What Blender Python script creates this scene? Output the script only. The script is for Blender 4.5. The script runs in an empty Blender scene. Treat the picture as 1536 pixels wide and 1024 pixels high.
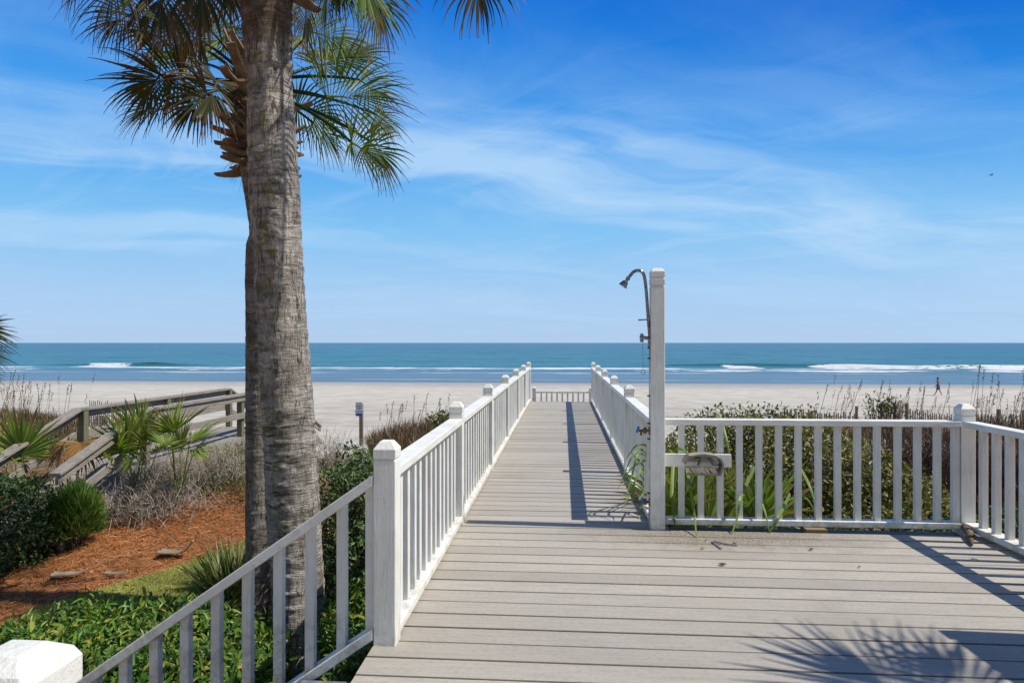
import bpy, math, random
import numpy as np
from mathutils import Vector, Matrix
random.seed(7); RNG = np.random.default_rng(11)
SC = bpy.context.scene; COL = SC.collection
R = math.radians
# ------------------------------------------------------------------ camera
YAW = math.atan(76.5/1024); CA, SA = math.cos(YAW), math.sin(YAW); H = 1.2
def at(px, py, d):
    """a point seen at pixel (px,py) of the photograph, d metres in front of the camera"""
    u = (px-768)/1024*d
    return np.array([u*CA-d*SA, u*SA+d*CA, H-(py-514)*d/1024])
def atz(px, z, d):
    p = at(px, 514, d); p[2] = z; return p
cam = bpy.data.objects.new('camera', bpy.data.cameras.new('camera')); COL.objects.link(cam)
cam.location = (0, 0, H); cam.rotation_euler = (R(90), 0, YAW)
cam.data.lens = 24; cam.data.sensor_width = 36; cam.data.shift_y = 2/1536
cam.data.clip_start = .05; cam.data.clip_end = 200000
SC.camera = cam
# ------------------------------------------------------------------ tagging / objects
def tag(o, label=None, cat=None, group=None, kind=None):
    if label: o['label'] = label
    if cat: o['category'] = cat
    if group: o['group'] = group
    if kind: o['kind'] = kind
    return o
def empty(name, loc, label, cat, group=None):
    o = bpy.data.objects.new(name, None); COL.objects.link(o)
    o.location = tuple(float(c) for c in loc); o.empty_display_size = .1
    return tag(o, label, cat, group)
def mesh_np(name, V, FL):
    V = np.asarray(V, dtype=np.float32).reshape(-1, 3)
    me = bpy.data.meshes.new(name); me.vertices.add(len(V)); me.vertices.foreach_set('co', V.ravel())
    idx, st, s = [], [], 0
    for F in FL:
        F = np.asarray(F, dtype=np.int32)
        if not len(F): continue
        k = F.shape[1]; idx.append(F.ravel()); st.append(s+np.arange(len(F), dtype=np.int32)*k); s += F.size
    idx = np.concatenate(idx); st = np.concatenate(st).astype(np.int32)
    me.loops.add(len(idx)); me.loops.foreach_set('vertex_index', idx)
    me.polygons.add(len(st)); me.polygons.foreach_set('loop_start', st)
    me.polygons.foreach_set('use_smooth', [False]*len(st)); me.update(calc_edges=True); return me
def link(name, me, mat, parent=None, loc=None, smooth=False, bevel=0):
    if mat and not me.materials: me.materials.append(mat)
    if smooth: me.polygons.foreach_set('use_smooth', [True]*len(me.polygons))
    o = bpy.data.objects.new(name, me); COL.objects.link(o)
    if parent is not None:
        o.parent = parent; pl = root_loc(parent)
        if loc is None: o.location = tuple(-pl)          # mesh data given in world space
        else: o.location = tuple(Vector(loc)-pl)
    elif loc is not None: o.location = loc
    if bevel:
        m = o.modifiers.new('bevel', 'BEVEL'); m.width = bevel; m.segments = 2; m.limit_method = 'ANGLE'
    return o
def root_loc(o):
    v = Vector((0, 0, 0))
    while o is not None: v = v+o.location; o = o.parent
    return v
class G:
    """collects polygons of any size, in world space"""
    def __init__(s): s.V = []; s.F = {}; s.n = 0
    def add(s, V, F):
        V = np.asarray(V, float).reshape(-1, 3)
        for f in F: s.F.setdefault(len(f), []).append([i+s.n for i in f])
        s.V.append(V); s.n += len(V)
    def box(s, x0, x1, y0, y1, z0, z1):
        s.hexa([(x0,y0,z0),(x1,y0,z0),(x1,y1,z0),(x0,y1,z0),(x0,y0,z1),(x1,y0,z1),(x1,y1,z1),(x0,y1,z1)])
    def hexa(s, V): s.add(V, [(3,2,1,0),(4,5,6,7),(0,1,5,4),(1,2,6,5),(2,3,7,6),(3,0,4,7)])
    def beam(s, A, B, w, h):
        """board from A to B, w wide sideways and h tall, ends cut plumb"""
        A = np.array(A, float); B = np.array(B, float); d = B-A; d[2] = 0
        d /= np.linalg.norm(d); sd = np.array([-d[1], d[0], 0])*w/2; u = np.array([0, 0, h/2])
        s.hexa([A+sd-u, A-sd-u, B-sd-u, B+sd-u, A+sd+u, A-sd+u, B-sd+u, B+sd+u])
    def bar(s, A, B, w, h, up=(0,0,1)):
        """rectangular bar between two points, square ends"""
        A = np.array(A, float); B = np.array(B, float); d = B-A; d /= np.linalg.norm(d)
        sd = np.cross(np.array(up, float), d); sd /= np.linalg.norm(sd); u = np.cross(d, sd)
        sd = sd*w/2; u = u*h/2
        s.hexa([A+sd-u, A-sd-u, B-sd-u, B+sd-u, A+sd+u, A-sd+u, B-sd+u, B+sd+u])
    def stack(s, cx, cy, prof):
        """square sections stacked: prof = [(half, z), ...]"""
        V, F = [], []
        for h, z in prof: V += [(cx-h,cy-h,z),(cx+h,cy-h,z),(cx+h,cy+h,z),(cx-h,cy+h,z)]
        for i in range(len(prof)-1):
            for k in range(4):
                a = i*4+k; b = i*4+(k+1)%4; F.append((a, b, b+4, a+4))
        F.append((3,2,1,0)); m = (len(prof)-1)*4; F.append((m, m+1, m+2, m+3)); s.add(V, F)
    def tube(s, P, r, n=8, cap=True):
        P = [np.array(p, float) for p in P]
        if not hasattr(r, '__len__'): r = [r]*len(P)
        V, F = [], []; prev = None
        for i, p in enumerate(P):
            t = P[min(i+1, len(P)-1)]-P[max(i-1, 0)]; t = t/(np.linalg.norm(t)+1e-9)
            a = prev if prev is not None else (np.array([1,0,0]) if abs(t[0]) < .8 else np.array([0,1,0]))
            a = a-t*np.dot(a, t); a /= np.linalg.norm(a)+1e-9; prev = a; b = np.cross(t, a)
            for k in range(n):
                th = 2*math.pi*k/n; V.append(p+(a*math.cos(th)+b*math.sin(th))*r[i])
        for i in range(len(P)-1):
            for k in range(n):
                F.append((i*n+k, i*n+(k+1)%n, (i+1)*n+(k+1)%n, (i+1)*n+k))
        if cap: F.append(tuple(range(n-1, -1, -1))); F.append(tuple((len(P)-1)*n+k for k in range(n)))
        s.add(V, F)
    def mesh(s, name): return mesh_np(name, np.concatenate(s.V), [s.F[k] for k in sorted(s.F)])
    def build(s, name, mat, parent=None, **kw): return link(name, s.mesh(name), mat, parent, **kw)
# ------------------------------------------------------------------ numpy noise
def _h(i, j, k, seed):
    with np.errstate(over='ignore'):
        n = (i.astype(np.int64)*374761393+j.astype(np.int64)*668265263+k.astype(np.int64)*2147483647+seed*974711) & 0xffffffff
        n = ((n ^ (n >> 13))*1274126177) & 0xffffffff
        n = n ^ (n >> 16)
    return (n & 0xffffff)/float(0xffffff)*2-1
def vn(P, scale=1., seed=0, octv=1):
    P = np.asarray(P, float)
    out = np.zeros(P.shape[:-1]); amp = 1; sc = np.asarray(scale, float)
    for o in range(octv):
        Q = P*sc; I = np.floor(Q); f = Q-I; f = f*f*(3-2*f); I = I.astype(np.int64)
        r = 0
        for dx in (0, 1):
            for dy in (0, 1):
                for dz in (0, 1):
                    w = (f[...,0] if dx else 1-f[...,0])*(f[...,1] if dy else 1-f[...,1])*(f[...,2] if dz else 1-f[...,2])
                    r = r+w*_h(I[...,0]+dx, I[...,1]+dy, I[...,2]+dz, seed+o*17)
        out += amp*r; amp *= .5; sc = sc*2.03
    return out
# ------------------------------------------------------------------ materials
class M:
    def __init__(s, name):
        s.m = bpy.data.materials.new(name); s.m.use_nodes = True; s.t = s.m.node_tree; s.t.nodes.clear()
        s.out = s.t.nodes.new('ShaderNodeOutputMaterial')
    def n(s, typ, props=None, **inp):
        nd = s.t.nodes.new('ShaderNode'+typ)
        for k, v in (props or {}).items(): setattr(nd, k, v)
        for k, v in inp.items():
            key = k.replace('_', ' ')
            if k[0] == 'i' and k[1:].isdigit(): key = int(k[1:])
            s.set(nd, key, v)
        return nd
    def set(s, nd, key, v):
        i = nd.inputs[key]
        if isinstance(v, bpy.types.Node): v = v.outputs[0]
        if isinstance(v, bpy.types.NodeSocket): s.t.links.new(v, i)
        else:
            if isinstance(v, (tuple, list)) and i.type == 'RGBA' and len(v) == 3: v = (*v, 1)
            i.default_value = v
    def math(s, op, a, b=0., c=0., clamp=False):
        nd = s.n('Math', {'operation': op, 'use_clamp': clamp}); s.set(nd, 0, a); s.set(nd, 1, b)
        if op in ('MULTIPLY_ADD', 'SMOOTH_MIN', 'SMOOTH_MAX', 'COMPARE', 'WRAP'): s.set(nd, 2, c)
        return nd.outputs[0]
    def pos(s): return s.n('NewGeometry').outputs['Position']
    def mapv(s, v, scale=(1,1,1), loc=(0,0,0), rot=(0,0,0)):
        return s.n('Mapping', None, Vector=v, Scale=scale, Location=loc, Rotation=rot).outputs[0]
    def noise(s, v, scale, detail=3, rough=.55, dist=0):
        return s.n('TexNoise', None, Vector=v, Scale=scale, Detail=detail, Roughness=rough, Distortion=dist).outputs[0]
    def ramp(s, fac, stops, interp='LINEAR'):
        nd = s.n('ValToRGB', None, Fac=fac); cr = nd.color_ramp; cr.interpolation = interp
        while len(cr.elements) > 1: cr.elements.remove(cr.elements[-1])
        for i, (p, c) in enumerate(stops):
            e = cr.elements[0] if i == 0 else cr.elements.new(p)
            if i == 0: e.position = p
            e.color = (c, c, c, 1) if not hasattr(c, '__len__') else (*c, 1)
        return nd.outputs[0]
    def mix(s, f, a, b, mode='MIX'):
        nd = s.n('Mix', {'data_type': 'RGBA', 'blend_type': mode})
        s.set(nd, 0, f); s.set(nd, 6, a); s.set(nd, 7, b); return nd.outputs[2]
    def sm(s, v, lo, hi):
        nd = s.n('MapRange', {'interpolation_type': 'SMOOTHSTEP'}); s.set(nd, 0, v); s.set(nd, 1, lo); s.set(nd, 2, hi)
        return nd.outputs[0]
    def bump(s, h, strength=.5, dist=.01, normal=None):
        nd = s.n('Bump', None, Height=h, Strength=strength, Distance=dist)
        if normal is not None: s.set(nd, 'Normal', normal)
        return nd.outputs[0]
    def xyz(s, v):
        nd = s.n('SeparateXYZ', None, Vector=v); return nd.outputs[0], nd.outputs[1], nd.outputs[2]
    def bsdf(s, col, rough=.6, normal=None, metal=0., spec=.5, **kw):
        nd = s.n('BsdfPrincipled'); s.set(nd, 'Base Color', col); s.set(nd, 'Roughness', rough)
        s.set(nd, 'Metallic', metal); s.set(nd, 'Specular IOR Level', spec)
        if normal is not None: s.set(nd, 'Normal', normal)
        for k, v in kw.items(): s.set(nd, k.replace('_', ' '), v)
        return nd
    def done(s, sh):
        s.t.links.new(sh.outputs[0], s.out.inputs[0]); return s.m
def leaf_mat(name, stops, trans=.25, rough=.45, spec=.4, grad=None):
    """foliage: each leaf takes its own colour from the stops"""
    k = M(name); rnd = k.n('NewGeometry').outputs['Random Per Island']
    col = k.ramp(rnd, stops)
    n1 = k.noise(k.pos(), 2.2, 2)
    col = k.mix(k.sm(n1, .4, .62), k.mix(.35, col, (.02, .035, .01)), col)
    if grad: col = grad(k, col)
    b = k.bsdf(col, rough, spec=spec)
    if trans:
        t = k.n('BsdfTranslucent', None, Color=k.mix(.5, col, k.mix(1, col, (1.6, 1.5, .5), 'MULTIPLY')))
        mx = k.n('MixShader'); k.set(mx, 0, trans); k.set(mx, 1, b); k.set(mx, 2, t); b = mx
    return k.done(b)
def paint(name, axis, rust=()):
    k = M(name); p = k.pos()
    sc = {'z': (60, 60, 7), 'x': (6, 60, 60), 'y': (60, 6, 60), 'stair': (20, 60, 20)}[axis]
    g = k.noise(k.mapv(p, sc), 1, 4, .6); f = k.noise(p, 180, 3); big = k.noise(p, 3.1, 4, .65)
    h = k.math('ADD', k.math('MULTIPLY', g, .8), k.math('MULTIPLY', f, .35))
    col = k.mix(k.sm(big, .35, .75), (.80, .80, .745), (.67, .66, .595))
    col = k.mix(k.math('MULTIPLY', k.sm(g, .54, .72), .45), col, (.50, .48, .43))
    spots = k.noise(p, 42, 5, .7)
    col = k.mix(k.math('MULTIPLY', k.sm(spots, .64, .74), .6), col, (.35, .33, .28))
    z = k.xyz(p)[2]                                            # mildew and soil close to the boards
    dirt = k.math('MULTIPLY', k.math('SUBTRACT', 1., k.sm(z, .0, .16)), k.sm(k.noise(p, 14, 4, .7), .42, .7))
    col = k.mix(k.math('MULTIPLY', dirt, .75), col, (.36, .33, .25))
    for (rx, ry, rz, rr, rl) in rust:
        q = k.mapv(p, (1/rr, 1/rr, 1/rl), (-rx/rr, -ry/rr, -rz/rl))
        d = k.n('VectorMath', {'operation': 'LENGTH'}, i0=q).outputs['Value']
        a = k.math('SUBTRACT', 1.15, k.math('ADD', d, k.math('MULTIPLY', k.noise(p, 90, 3), .7)), clamp=True)
        col = k.mix(k.math('MULTIPLY', a, 1.6, clamp=True), col, (.42, .13, .02))
    return k.done(k.bsdf(col, .5, k.bump(h, .6, .0065), spec=.35))
_r = [(*at(660, 818, 3.87), .022, .022), (*at(683, 781, 4.4), .02, .02), (*at(612, 897, 3.05), .02, .012)]
P_Z = paint('white paint upright', 'z', _r); P_X = paint('white paint along x', 'x'); P_Y = paint('white paint along y', 'y', _r)
P_S = paint('white paint on stair rails', 'stair')
def wood(name, c1, c2, axis=(4, 50, 50), dark=.5, rough=.85):
    k = M(name); p = k.pos(); g = k.noise(k.mapv(p, axis), 1, 5, .65, .4); b = k.noise(p, 5, 4)
    col = k.mix(k.sm(g, .3, .7), c1, c2); rnd = k.n('NewGeometry').outputs['Random Per Island']
    col = k.mix(k.math('MULTIPLY', k.sm(g, .58, .72), dark), col, (.05, .045, .035))
    col = k.mix(k.math('MULTIPLY', rnd, .35), col, k.mix(.5, c1, (.12, .11, .09)))
    col = k.mix(k.math('MULTIPLY', k.sm(b, .5, .75), .35), col, (.10, .11, .06))
    return k.done(k.bsdf(col, rough, k.bump(g, .8, .006), spec=.2))
W_GREY = wood('weathered grey wood', (.34, .31, .27), (.22, .195, .165), (50, 4, 50))
W_GREYX = wood('weathered grey wood along x', (.36, .33, .29), (.24, .21, .18), (4, 50, 50))
W_POST = wood('weathered post wood', (.20, .19, .12), (.13, .135, .09), (50, 50, 4))
W_JOIST = wood('treated joist wood', (.12, .10, .075), (.07, .06, .05), (5, 40, 40))
W_BLOCK = wood('raw block wood', (.30, .23, .13), (.20, .15, .08), (4, 50, 50))
def deckmat():
    k = M('grey composite decking'); p = k.pos()
    rnd = k.n('NewGeometry').outputs['Random Per Island']
    g = k.noise(k.mapv(p, (3.5, 70, 70)), 1, 5, .65); f = k.noise(k.mapv(p, (45, 260, 260)), 1, 4, .7)
    sp = k.noise(p, 70, 4, .7); big = k.noise(p, 1.1, 5, .62, .4)
    col = k.mix(k.sm(rnd, 0, 1), (.375, .342, .284), (.465, .425, .352))
    col = k.mix(k.math('MULTIPLY', k.sm(g, .38, .68), .42), col, (.245, .225, .205))
    col = k.mix(k.math('MULTIPLY', k.sm(f, .5, .68), .65), col, (.20, .18, .155))
    col = k.mix(k.math('MULTIPLY', k.sm(f, .5, .3), .4), col, (.46, .43, .39))
    col = k.mix(k.math('MULTIPLY', k.sm(big, .48, .74), .4), col, (.24, .215, .175))
    col = k.mix(k.math('MULTIPLY', k.sm(sp, .72, .77), .75), col, (.07, .06, .05))
    # soiled boards near the shower: damp brown patch with mildew
    q = k.mapv(p, (1/1.1, 1/.42, 1), (-1.0/1.1, -4.35/.42, 0))
    d = k.n('VectorMath', {'operation': 'LENGTH'}, i0=q).outputs['Value']
    a = k.math('MULTIPLY', k.sm(k.math('ADD', d, k.math('MULTIPLY', k.noise(p, 9, 4), .9)), 1.6, .6), k.sm(sp, .34, .56))
    col = k.mix(k.math('MULTIPLY', a, .8), col, (.13, .10, .06))
    ny = k.math('ABSOLUTE', k.xyz(k.n('NewGeometry').outputs['Normal'])[1])      # soil plus gap shade, both put into the board edge colour
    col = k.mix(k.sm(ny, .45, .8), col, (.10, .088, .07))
    h = k.math('ADD', k.math('MULTIPLY', g, .5), k.math('MULTIPLY', f, .6))
    return k.done(k.bsdf(col, k.math('MULTIPLY_ADD', g, .25, .5), k.bump(h, .5, .0025), spec=.35))
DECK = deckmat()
def plain(name, col, rough=.5, metal=0., spec=.5, nz=None):
    k = M(name); c = col
    if nz:
        c = k.mix(k.sm(k.noise(k.pos(), nz[0], 4, .65), .4, .7), col, nz[1])
    return k.done(k.bsdf(c, rough, metal=metal, spec=spec))
CHROME = plain('tarnished chrome', (.33, .33, .34), .22, 1., nz=(60, (.10, .095, .09)))
BRASS = plain('aged brass', (.30, .17, .07), .5, .7, nz=(90, (.07, .045, .03)))
BLUE = plain('blue plastic handle', (.02, .17, .55), .45, nz=(80, (.05, .25, .55)))
BLACK = plain('black clip', (.02, .02, .02), .6)
# ------------------------------------------------------------------ world and sun
SUN_EL = R(53.9); SUN_ROT = R(92.6)
w = bpy.data.worlds.new('World'); SC.world = w; w.use_nodes = True
class W(M):
    def __init__(s): s.t = w.node_tree; s.t.nodes.clear()
k = W(); wo = k.n('OutputWorld'); bg = k.n('Background')
sky = k.n('TexSky', {'sky_type': 'NISHITA', 'sun_disc': False, 'sun_elevation': SUN_EL, 'sun_rotation': SUN_ROT,
                     'altitude': 0, 'air_density': 1.0, 'dust_density': .35, 'ozone_density': 2.5})
dirv = k.n('TexCoord').outputs['Generated']
dx, dy, dz = k.xyz(dirv)
zz = k.math('MAXIMUM', dz, 0.)
grad = k.ramp(zz, [(0, (4.4, 6.15, 8.6)), (.06, (4.0, 6.2, 9.0)), (.16, (2.2, 5.5, 9.2)), (.28, (.45, 3.5, 8.8)), (.45, (.02, 1.75, 7.1)), (.7, (.3, 1.3, 4.6))])
base = k.mix(.96, sky.outputs[0], grad)
# the north-eastern sky is deeper blue than the west
deep = k.math('MULTIPLY', k.sm(dx, -.15, .75), k.sm(zz, .12, .5))
base = k.mix(k.math('MULTIPLY', deep, 1.), base, k.mix(1., base, (.05, .50, .80), 'MULTIPLY'))
# cirrus: a thin layer seen in perspective
inv = k.math('DIVIDE', 1., k.math('ADD', zz, .10))
u = k.math('MULTIPLY', dx, inv); v = k.math('MULTIPLY', dy, inv)
cp = k.n('CombineXYZ', None, i0=u, i1=v, i2=0.).outputs[0]
warp = k.n('TexNoise', None, Vector=cp, Scale=.55, Detail=3).outputs[1]
cw = k.n('VectorMath', {'operation': 'MULTIPLY_ADD'}, i0=warp, i1=(1.6, 1.6, 0), i2=cp).outputs[0]
def rs(v_, a_, sc_, lo_): return k.mapv(k.mapv(v_, (1, 1, 1), (0, 0, 0), (0, 0, R(-a_))), sc_, lo_)
c1 = k.noise(rs(cw, 34, (.36, 1.15, 1), (3.1, 7.7, 0)), 1., 7, .58, .2)
c2 = k.noise(rs(cw, -40, (.7, 3.2, 1), (1.3, .4, 0)), 1., 7, .66, .3)
c3 = k.noise(k.mapv(cp, (.30, .55, 1), (8.2, 2.1, 0), (0, 0, R(-30))), 1., 3, .5)
cl = k.math('ADD', k.math('MULTIPLY', k.sm(c1, .42, .64), .95), k.math('MULTIPLY', k.sm(c2, .46, .72), .45))
cl = k.math('MULTIPLY', cl, k.math('MULTIPLY_ADD', k.sm(c3, .32, .62), .8, .2))
cover = k.ramp(zz, [(0, .25), (.05, .55), (.14, 1.), (.25, .85), (.34, .34), (.42, .12), (1, .04)])
cl = k.math('MULTIPLY', cl, cover, clamp=True)
# the broad veil that crosses the middle of the sky
el = k.math('ADD', zz, k.math('MULTIPLY', dx, .30))
veil = k.math('MULTIPLY', k.sm(el, .08, .22), k.sm(el, .40, .26))
veil = k.math('MULTIPLY', veil, k.math('MULTIPLY_ADD', c1, 2.4, -.75, clamp=True))
cl = k.math('ADD', k.math('MULTIPLY', cl, .75), k.math('MULTIPLY', veil, .55), clamp=True)
col = k.mix(k.math('MULTIPLY', cl, .8), base, (4.9, 7.1, 9.6))
# unseen sky behind the camera, dulled to cut blue fill on shaded faces
back = k.sm(dy, .25, -.35)
col = k.mix(k.math('MULTIPLY', back, .62), col, (2.2, 2.7, 3.0))
SKY_STR = .10
k.set(bg, 0, col); k.set(bg, 1, SKY_STR)
k.t.links.new(bg.outputs[0], wo.inputs[0])
sl = bpy.data.lights.new('sun', 'SUN'); sl.energy = 5.0; sl.angle = R(.5); sl.color = (1, .94, .84)
so = bpy.data.objects.new('sun', sl); COL.objects.link(so); so.location = (20, -2, 30)
sv = Vector((math.sin(SUN_ROT)*math.cos(SUN_EL), math.cos(SUN_ROT)*math.cos(SUN_EL), math.sin(SUN_EL)))
so.rotation_euler = sv.to_track_quat('Z', 'Y').to_euler()
SC.view_settings.view_transform = 'Standard'; SC.view_settings.look = 'None'; SC.view_settings.gamma = 1
SC.view_settings.exposure = .0; SC.view_settings.use_curve_mapping = False
SC.cycles.max_bounces = 8; SC.cycles.transparent_max_bounces = 8
# ------------------------------------------------------------------ terrain
YK = [-8, 7, 9, 12, 16, 20, 25, 32, 45, 60, 75, 96, 140, 400]
ZK = [-1.2, -1.12, -1.18, -1.42, -1.80, -2.15, -2.56, -3.05, -3.75, -3.98, -4.12, -4.42, -6, -12]
def ground(X, Y):
    X = np.asarray(X, float); Y = np.asarray(Y, float)
    z = np.interp(Y, YK, ZK)
    P = np.stack([X, Y, np.zeros_like(X)], -1)
    z = z+.72*np.exp(-((Y-9.8)/2.2)**2)*(1/(1+np.exp((X+2.4)*3)))      # dune by the old walkover
    z = z+.90*np.exp(-((Y-15)/5)**2)*(1/(1+np.exp(-(X-3.2)*2)))         # dune behind the hedge
    z = z+.75*np.exp(-((Y-17.5)/2.6)**2-((X+3.6)/1.5)**2)
    z = z+.95*np.exp(-((Y-16)/3.4)**2)/(1+np.exp((X+9.3)*2))                    # low dune by the sign
    z = z+vn(P, .45, 3, 2)*.07*np.clip((Y-8)/6, 0, 1)*np.clip((60-Y)/30, 0, 1)
    z = z+vn(P, 2.3, 5, 2)*.02*np.clip((55-Y)/30, 0, 1)
    return z
def gz(x, y): return float(ground(np.array([x]), np.array([y]))[0])
def grid(xs, ys, fn):
    X, Y = np.meshgrid(xs, ys); Z = fn(X, Y); V = np.stack([X, Y, Z], -1).reshape(-1, 3)
    nx, ny = len(xs), len(ys); i = np.arange((nx-1)*(ny-1)); r, c = i//(nx-1), i % (nx-1); a = r*nx+c
    return V, np.stack([a, a+1, a+nx+1, a+nx], -1)
def spread(a, b, n, p=1.): t = np.linspace(0, 1, n)**p; return a+(b-a)*t
xs = np.concatenate([-spread(12, 1500, 70, 2.4)[::-1], np.linspace(-12, 12, 241)[1:-1], spread(12, 1500, 70, 2.4)])
ys = np.concatenate([spread(-400, -8, 20)[:-1], np.linspace(-8, 30, 300)[:-1], spread(30, 140, 120)])
V, F = grid(xs, ys, ground)
def lawn_edge_y(x): return 6.4+1.35*(x+4.01)-.25*(x+4.01)**2     # far edge of the little lawn (bending towards the palms)
def sandmat():
    k = M('sand and planting bed'); p = k.pos(); X, Y, Z = k.xyz(p)
    n1 = k.noise(p, .6, 5, .6); n2 = k.noise(p, 9, 5, .7); n3 = k.noise(k.mapv(p, (.25, 2.2, 1)), 1, 5, .65); n4 = k.noise(p, 60, 3)
    sand = k.mix(k.sm(n1, .35, .65), (.53, .50, .435), (.44, .41, .35))
    sand = k.mix(k.math('MULTIPLY', k.sm(n2, .5, .8), .35), sand, (.33, .305, .255))
    # tide wrack and wheel marks along the beach
    wr = k.math('MULTIPLY', k.sm(n3, .49, .60), k.math('MULTIPLY', k.sm(Y, 30, 36), k.sm(Y, 66, 50)))
    sand = k.mix(k.math('MULTIPLY', wr, .75), sand, (.27, .24, .19))
    wr2 = k.math('MULTIPLY', k.sm(k.noise(k.mapv(p, (.05, .55, 1), (5, 1, 0)), 1, 6, .75), .54, .64), k.math('MULTIPLY', k.sm(Y, 36, 46), k.sm(Y, 76, 60)))
    sand = k.mix(k.math('MULTIPLY', wr2, .7), sand, (.25, .22, .17))
    foot = k.math('MULTIPLY', k.sm(k.noise(k.mapv(p, (1.1, 2.0, 1)), 1, 5, .8), .54, .66), k.sm(Y, 60, 30))
    sand = k.mix(k.math('MULTIPLY', foot, .45), sand, (.33, .30, .245))
    wet = k.sm(k.math('ADD', Y, k.math('MULTIPLY', k.noise(k.mapv(p, (.05, .2, 1)), 1, 3), 10)), 82, 100)
    sand = k.mix(k.math('MULTIPLY', wet, .75), sand, (.30, .285, .25))
    # pine straw bed on the garden side
    nb = k.math('MULTIPLY', k.math('SUBTRACT', k.noise(p, 1.3, 4), .5), 1.6)
    m = k.math('MULTIPLY', k.sm(k.math('ADD', Y, nb), 8.9, 8.2), k.sm(k.math('ADD', X, k.math('MULTIPLY', nb, .3)), 8.5, 8.0))
    st = k.noise(k.mapv(p, (16, 40, 10), (0, 0, 0), (0, 0, .5)), 1, 5, .7, 1.2)
    straw = k.ramp(st, [(.3, (.15, .05, .018)), (.5, (.34, .125, .04)), (.72, (.50, .23, .09))])
    litter = k.mix(k.sm(n2, .4, .6), (.26, .19, .12), (.17, .15, .08))
    xe = k.math('ADD', X, 4.01); ed = k.math('MULTIPLY_ADD', xe, 1.35, 6.4); ed = k.math('SUBTRACT', ed, k.math('MULTIPLY', k.math('MULTIPLY', xe, xe), .25))
    lw = k.math('MULTIPLY', k.sm(k.math('SUBTRACT', ed, Y), -.03, .05), k.math('MULTIPLY', k.sm(X, -4.6, -4.5), k.sm(X, -2.75, -2.85)))
    straw = k.mix(lw, straw, k.mix(k.sm(n4, .4, .6), (.30, .31, .08), (.42, .42, .13)))
    # litter strip between straw and dune
    m2 = k.math('MULTIPLY', k.sm(k.math('ADD', Y, nb), 13.2, 11.5), k.sm(X, 14., 9.))
    c = k.mix(m2, sand, litter); c = k.mix(m, c, straw)
    h = k.math('ADD', k.math('MULTIPLY', n2, .8), k.math('ADD', k.math('MULTIPLY', n4, .15), k.math('MULTIPLY', k.noise(p, 2.6, 3), 1.2)))
    rough = k.math('MULTIPLY_ADD', wet, -.5, .95)
    return k.done(k.bsdf(c, rough, k.bump(h, .8, .05), spec=.25))
g = link('sand_ground', mesh_np('sand_ground', V, [F]), sandmat(), smooth=True)
tag(g, 'pale dune and beach sand running down to the water', kind='structure')
# ------------------------------------------------------------------ sea
SEA = -4.42
def wave_c(X): P = np.stack([X, X*0, X*0], -1); return 163+vn(P, .025, 40, 2)*6
AMP = [(-140, .1), (-112, .8), (-100, .9), (-84, .15), (-74, .2), (-66, .6), (-58, .2), (-48, .05), (-30, .1), (-18, .1), (0, .25), (18, .3), (33, .7), (42, .8), (52, .6), (58, .8), (110, .8), (160, .8), (260, .5)]
def sea(X, Y):
    P = np.stack([X, Y, X*0], -1); c = wave_c(X)
    a = np.interp(X, [q[0] for q in AMP], [q[1] for q in AMP])*(1+.25*vn(P, .12, 44))
    t = (Y-c)/2.6; rg = np.where(t < 0, np.exp(-(t*1.9)**2), np.exp(-(t*.6)**2))
    z = SEA+.78*a*rg+.05*vn(P, (.25, .5, 1), 70, 3)*np.clip((Y-128)/20, 0, 1)
    c2 = 140+vn(np.stack([X, X*0, X*0], -1), .03, 50, 2)*4; z = z+.16*np.exp(-((Y-c2)/1.6)**2)
    far = np.clip((Y-150)/60, 0, 1)*np.clip((1400-Y)/900, 0, 1)
    z = z+far*(.20*vn(P, (.05, .16, 1), 61, 3)+.14*np.sin(Y*.16+2*vn(P, (.01, .02, 1), 62)))
    z = z+.02*vn(P, (.3, .9, 1), 66, 2)*np.clip((Y-96)/20, 0, 1)
    return z
xs = np.concatenate([-spread(200, 60000, 40, 3)[::-1], np.linspace(-200, 260, 380)[1:-1], spread(260, 60000, 40, 3)])
ys = np.concatenate([np.linspace(88, 200, 230)[:-1], spread(200, 1500, 260, 1.6)[:-1], spread(1500, 90000, 30, 3)])
V, F = grid(xs, ys, sea)
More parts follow.
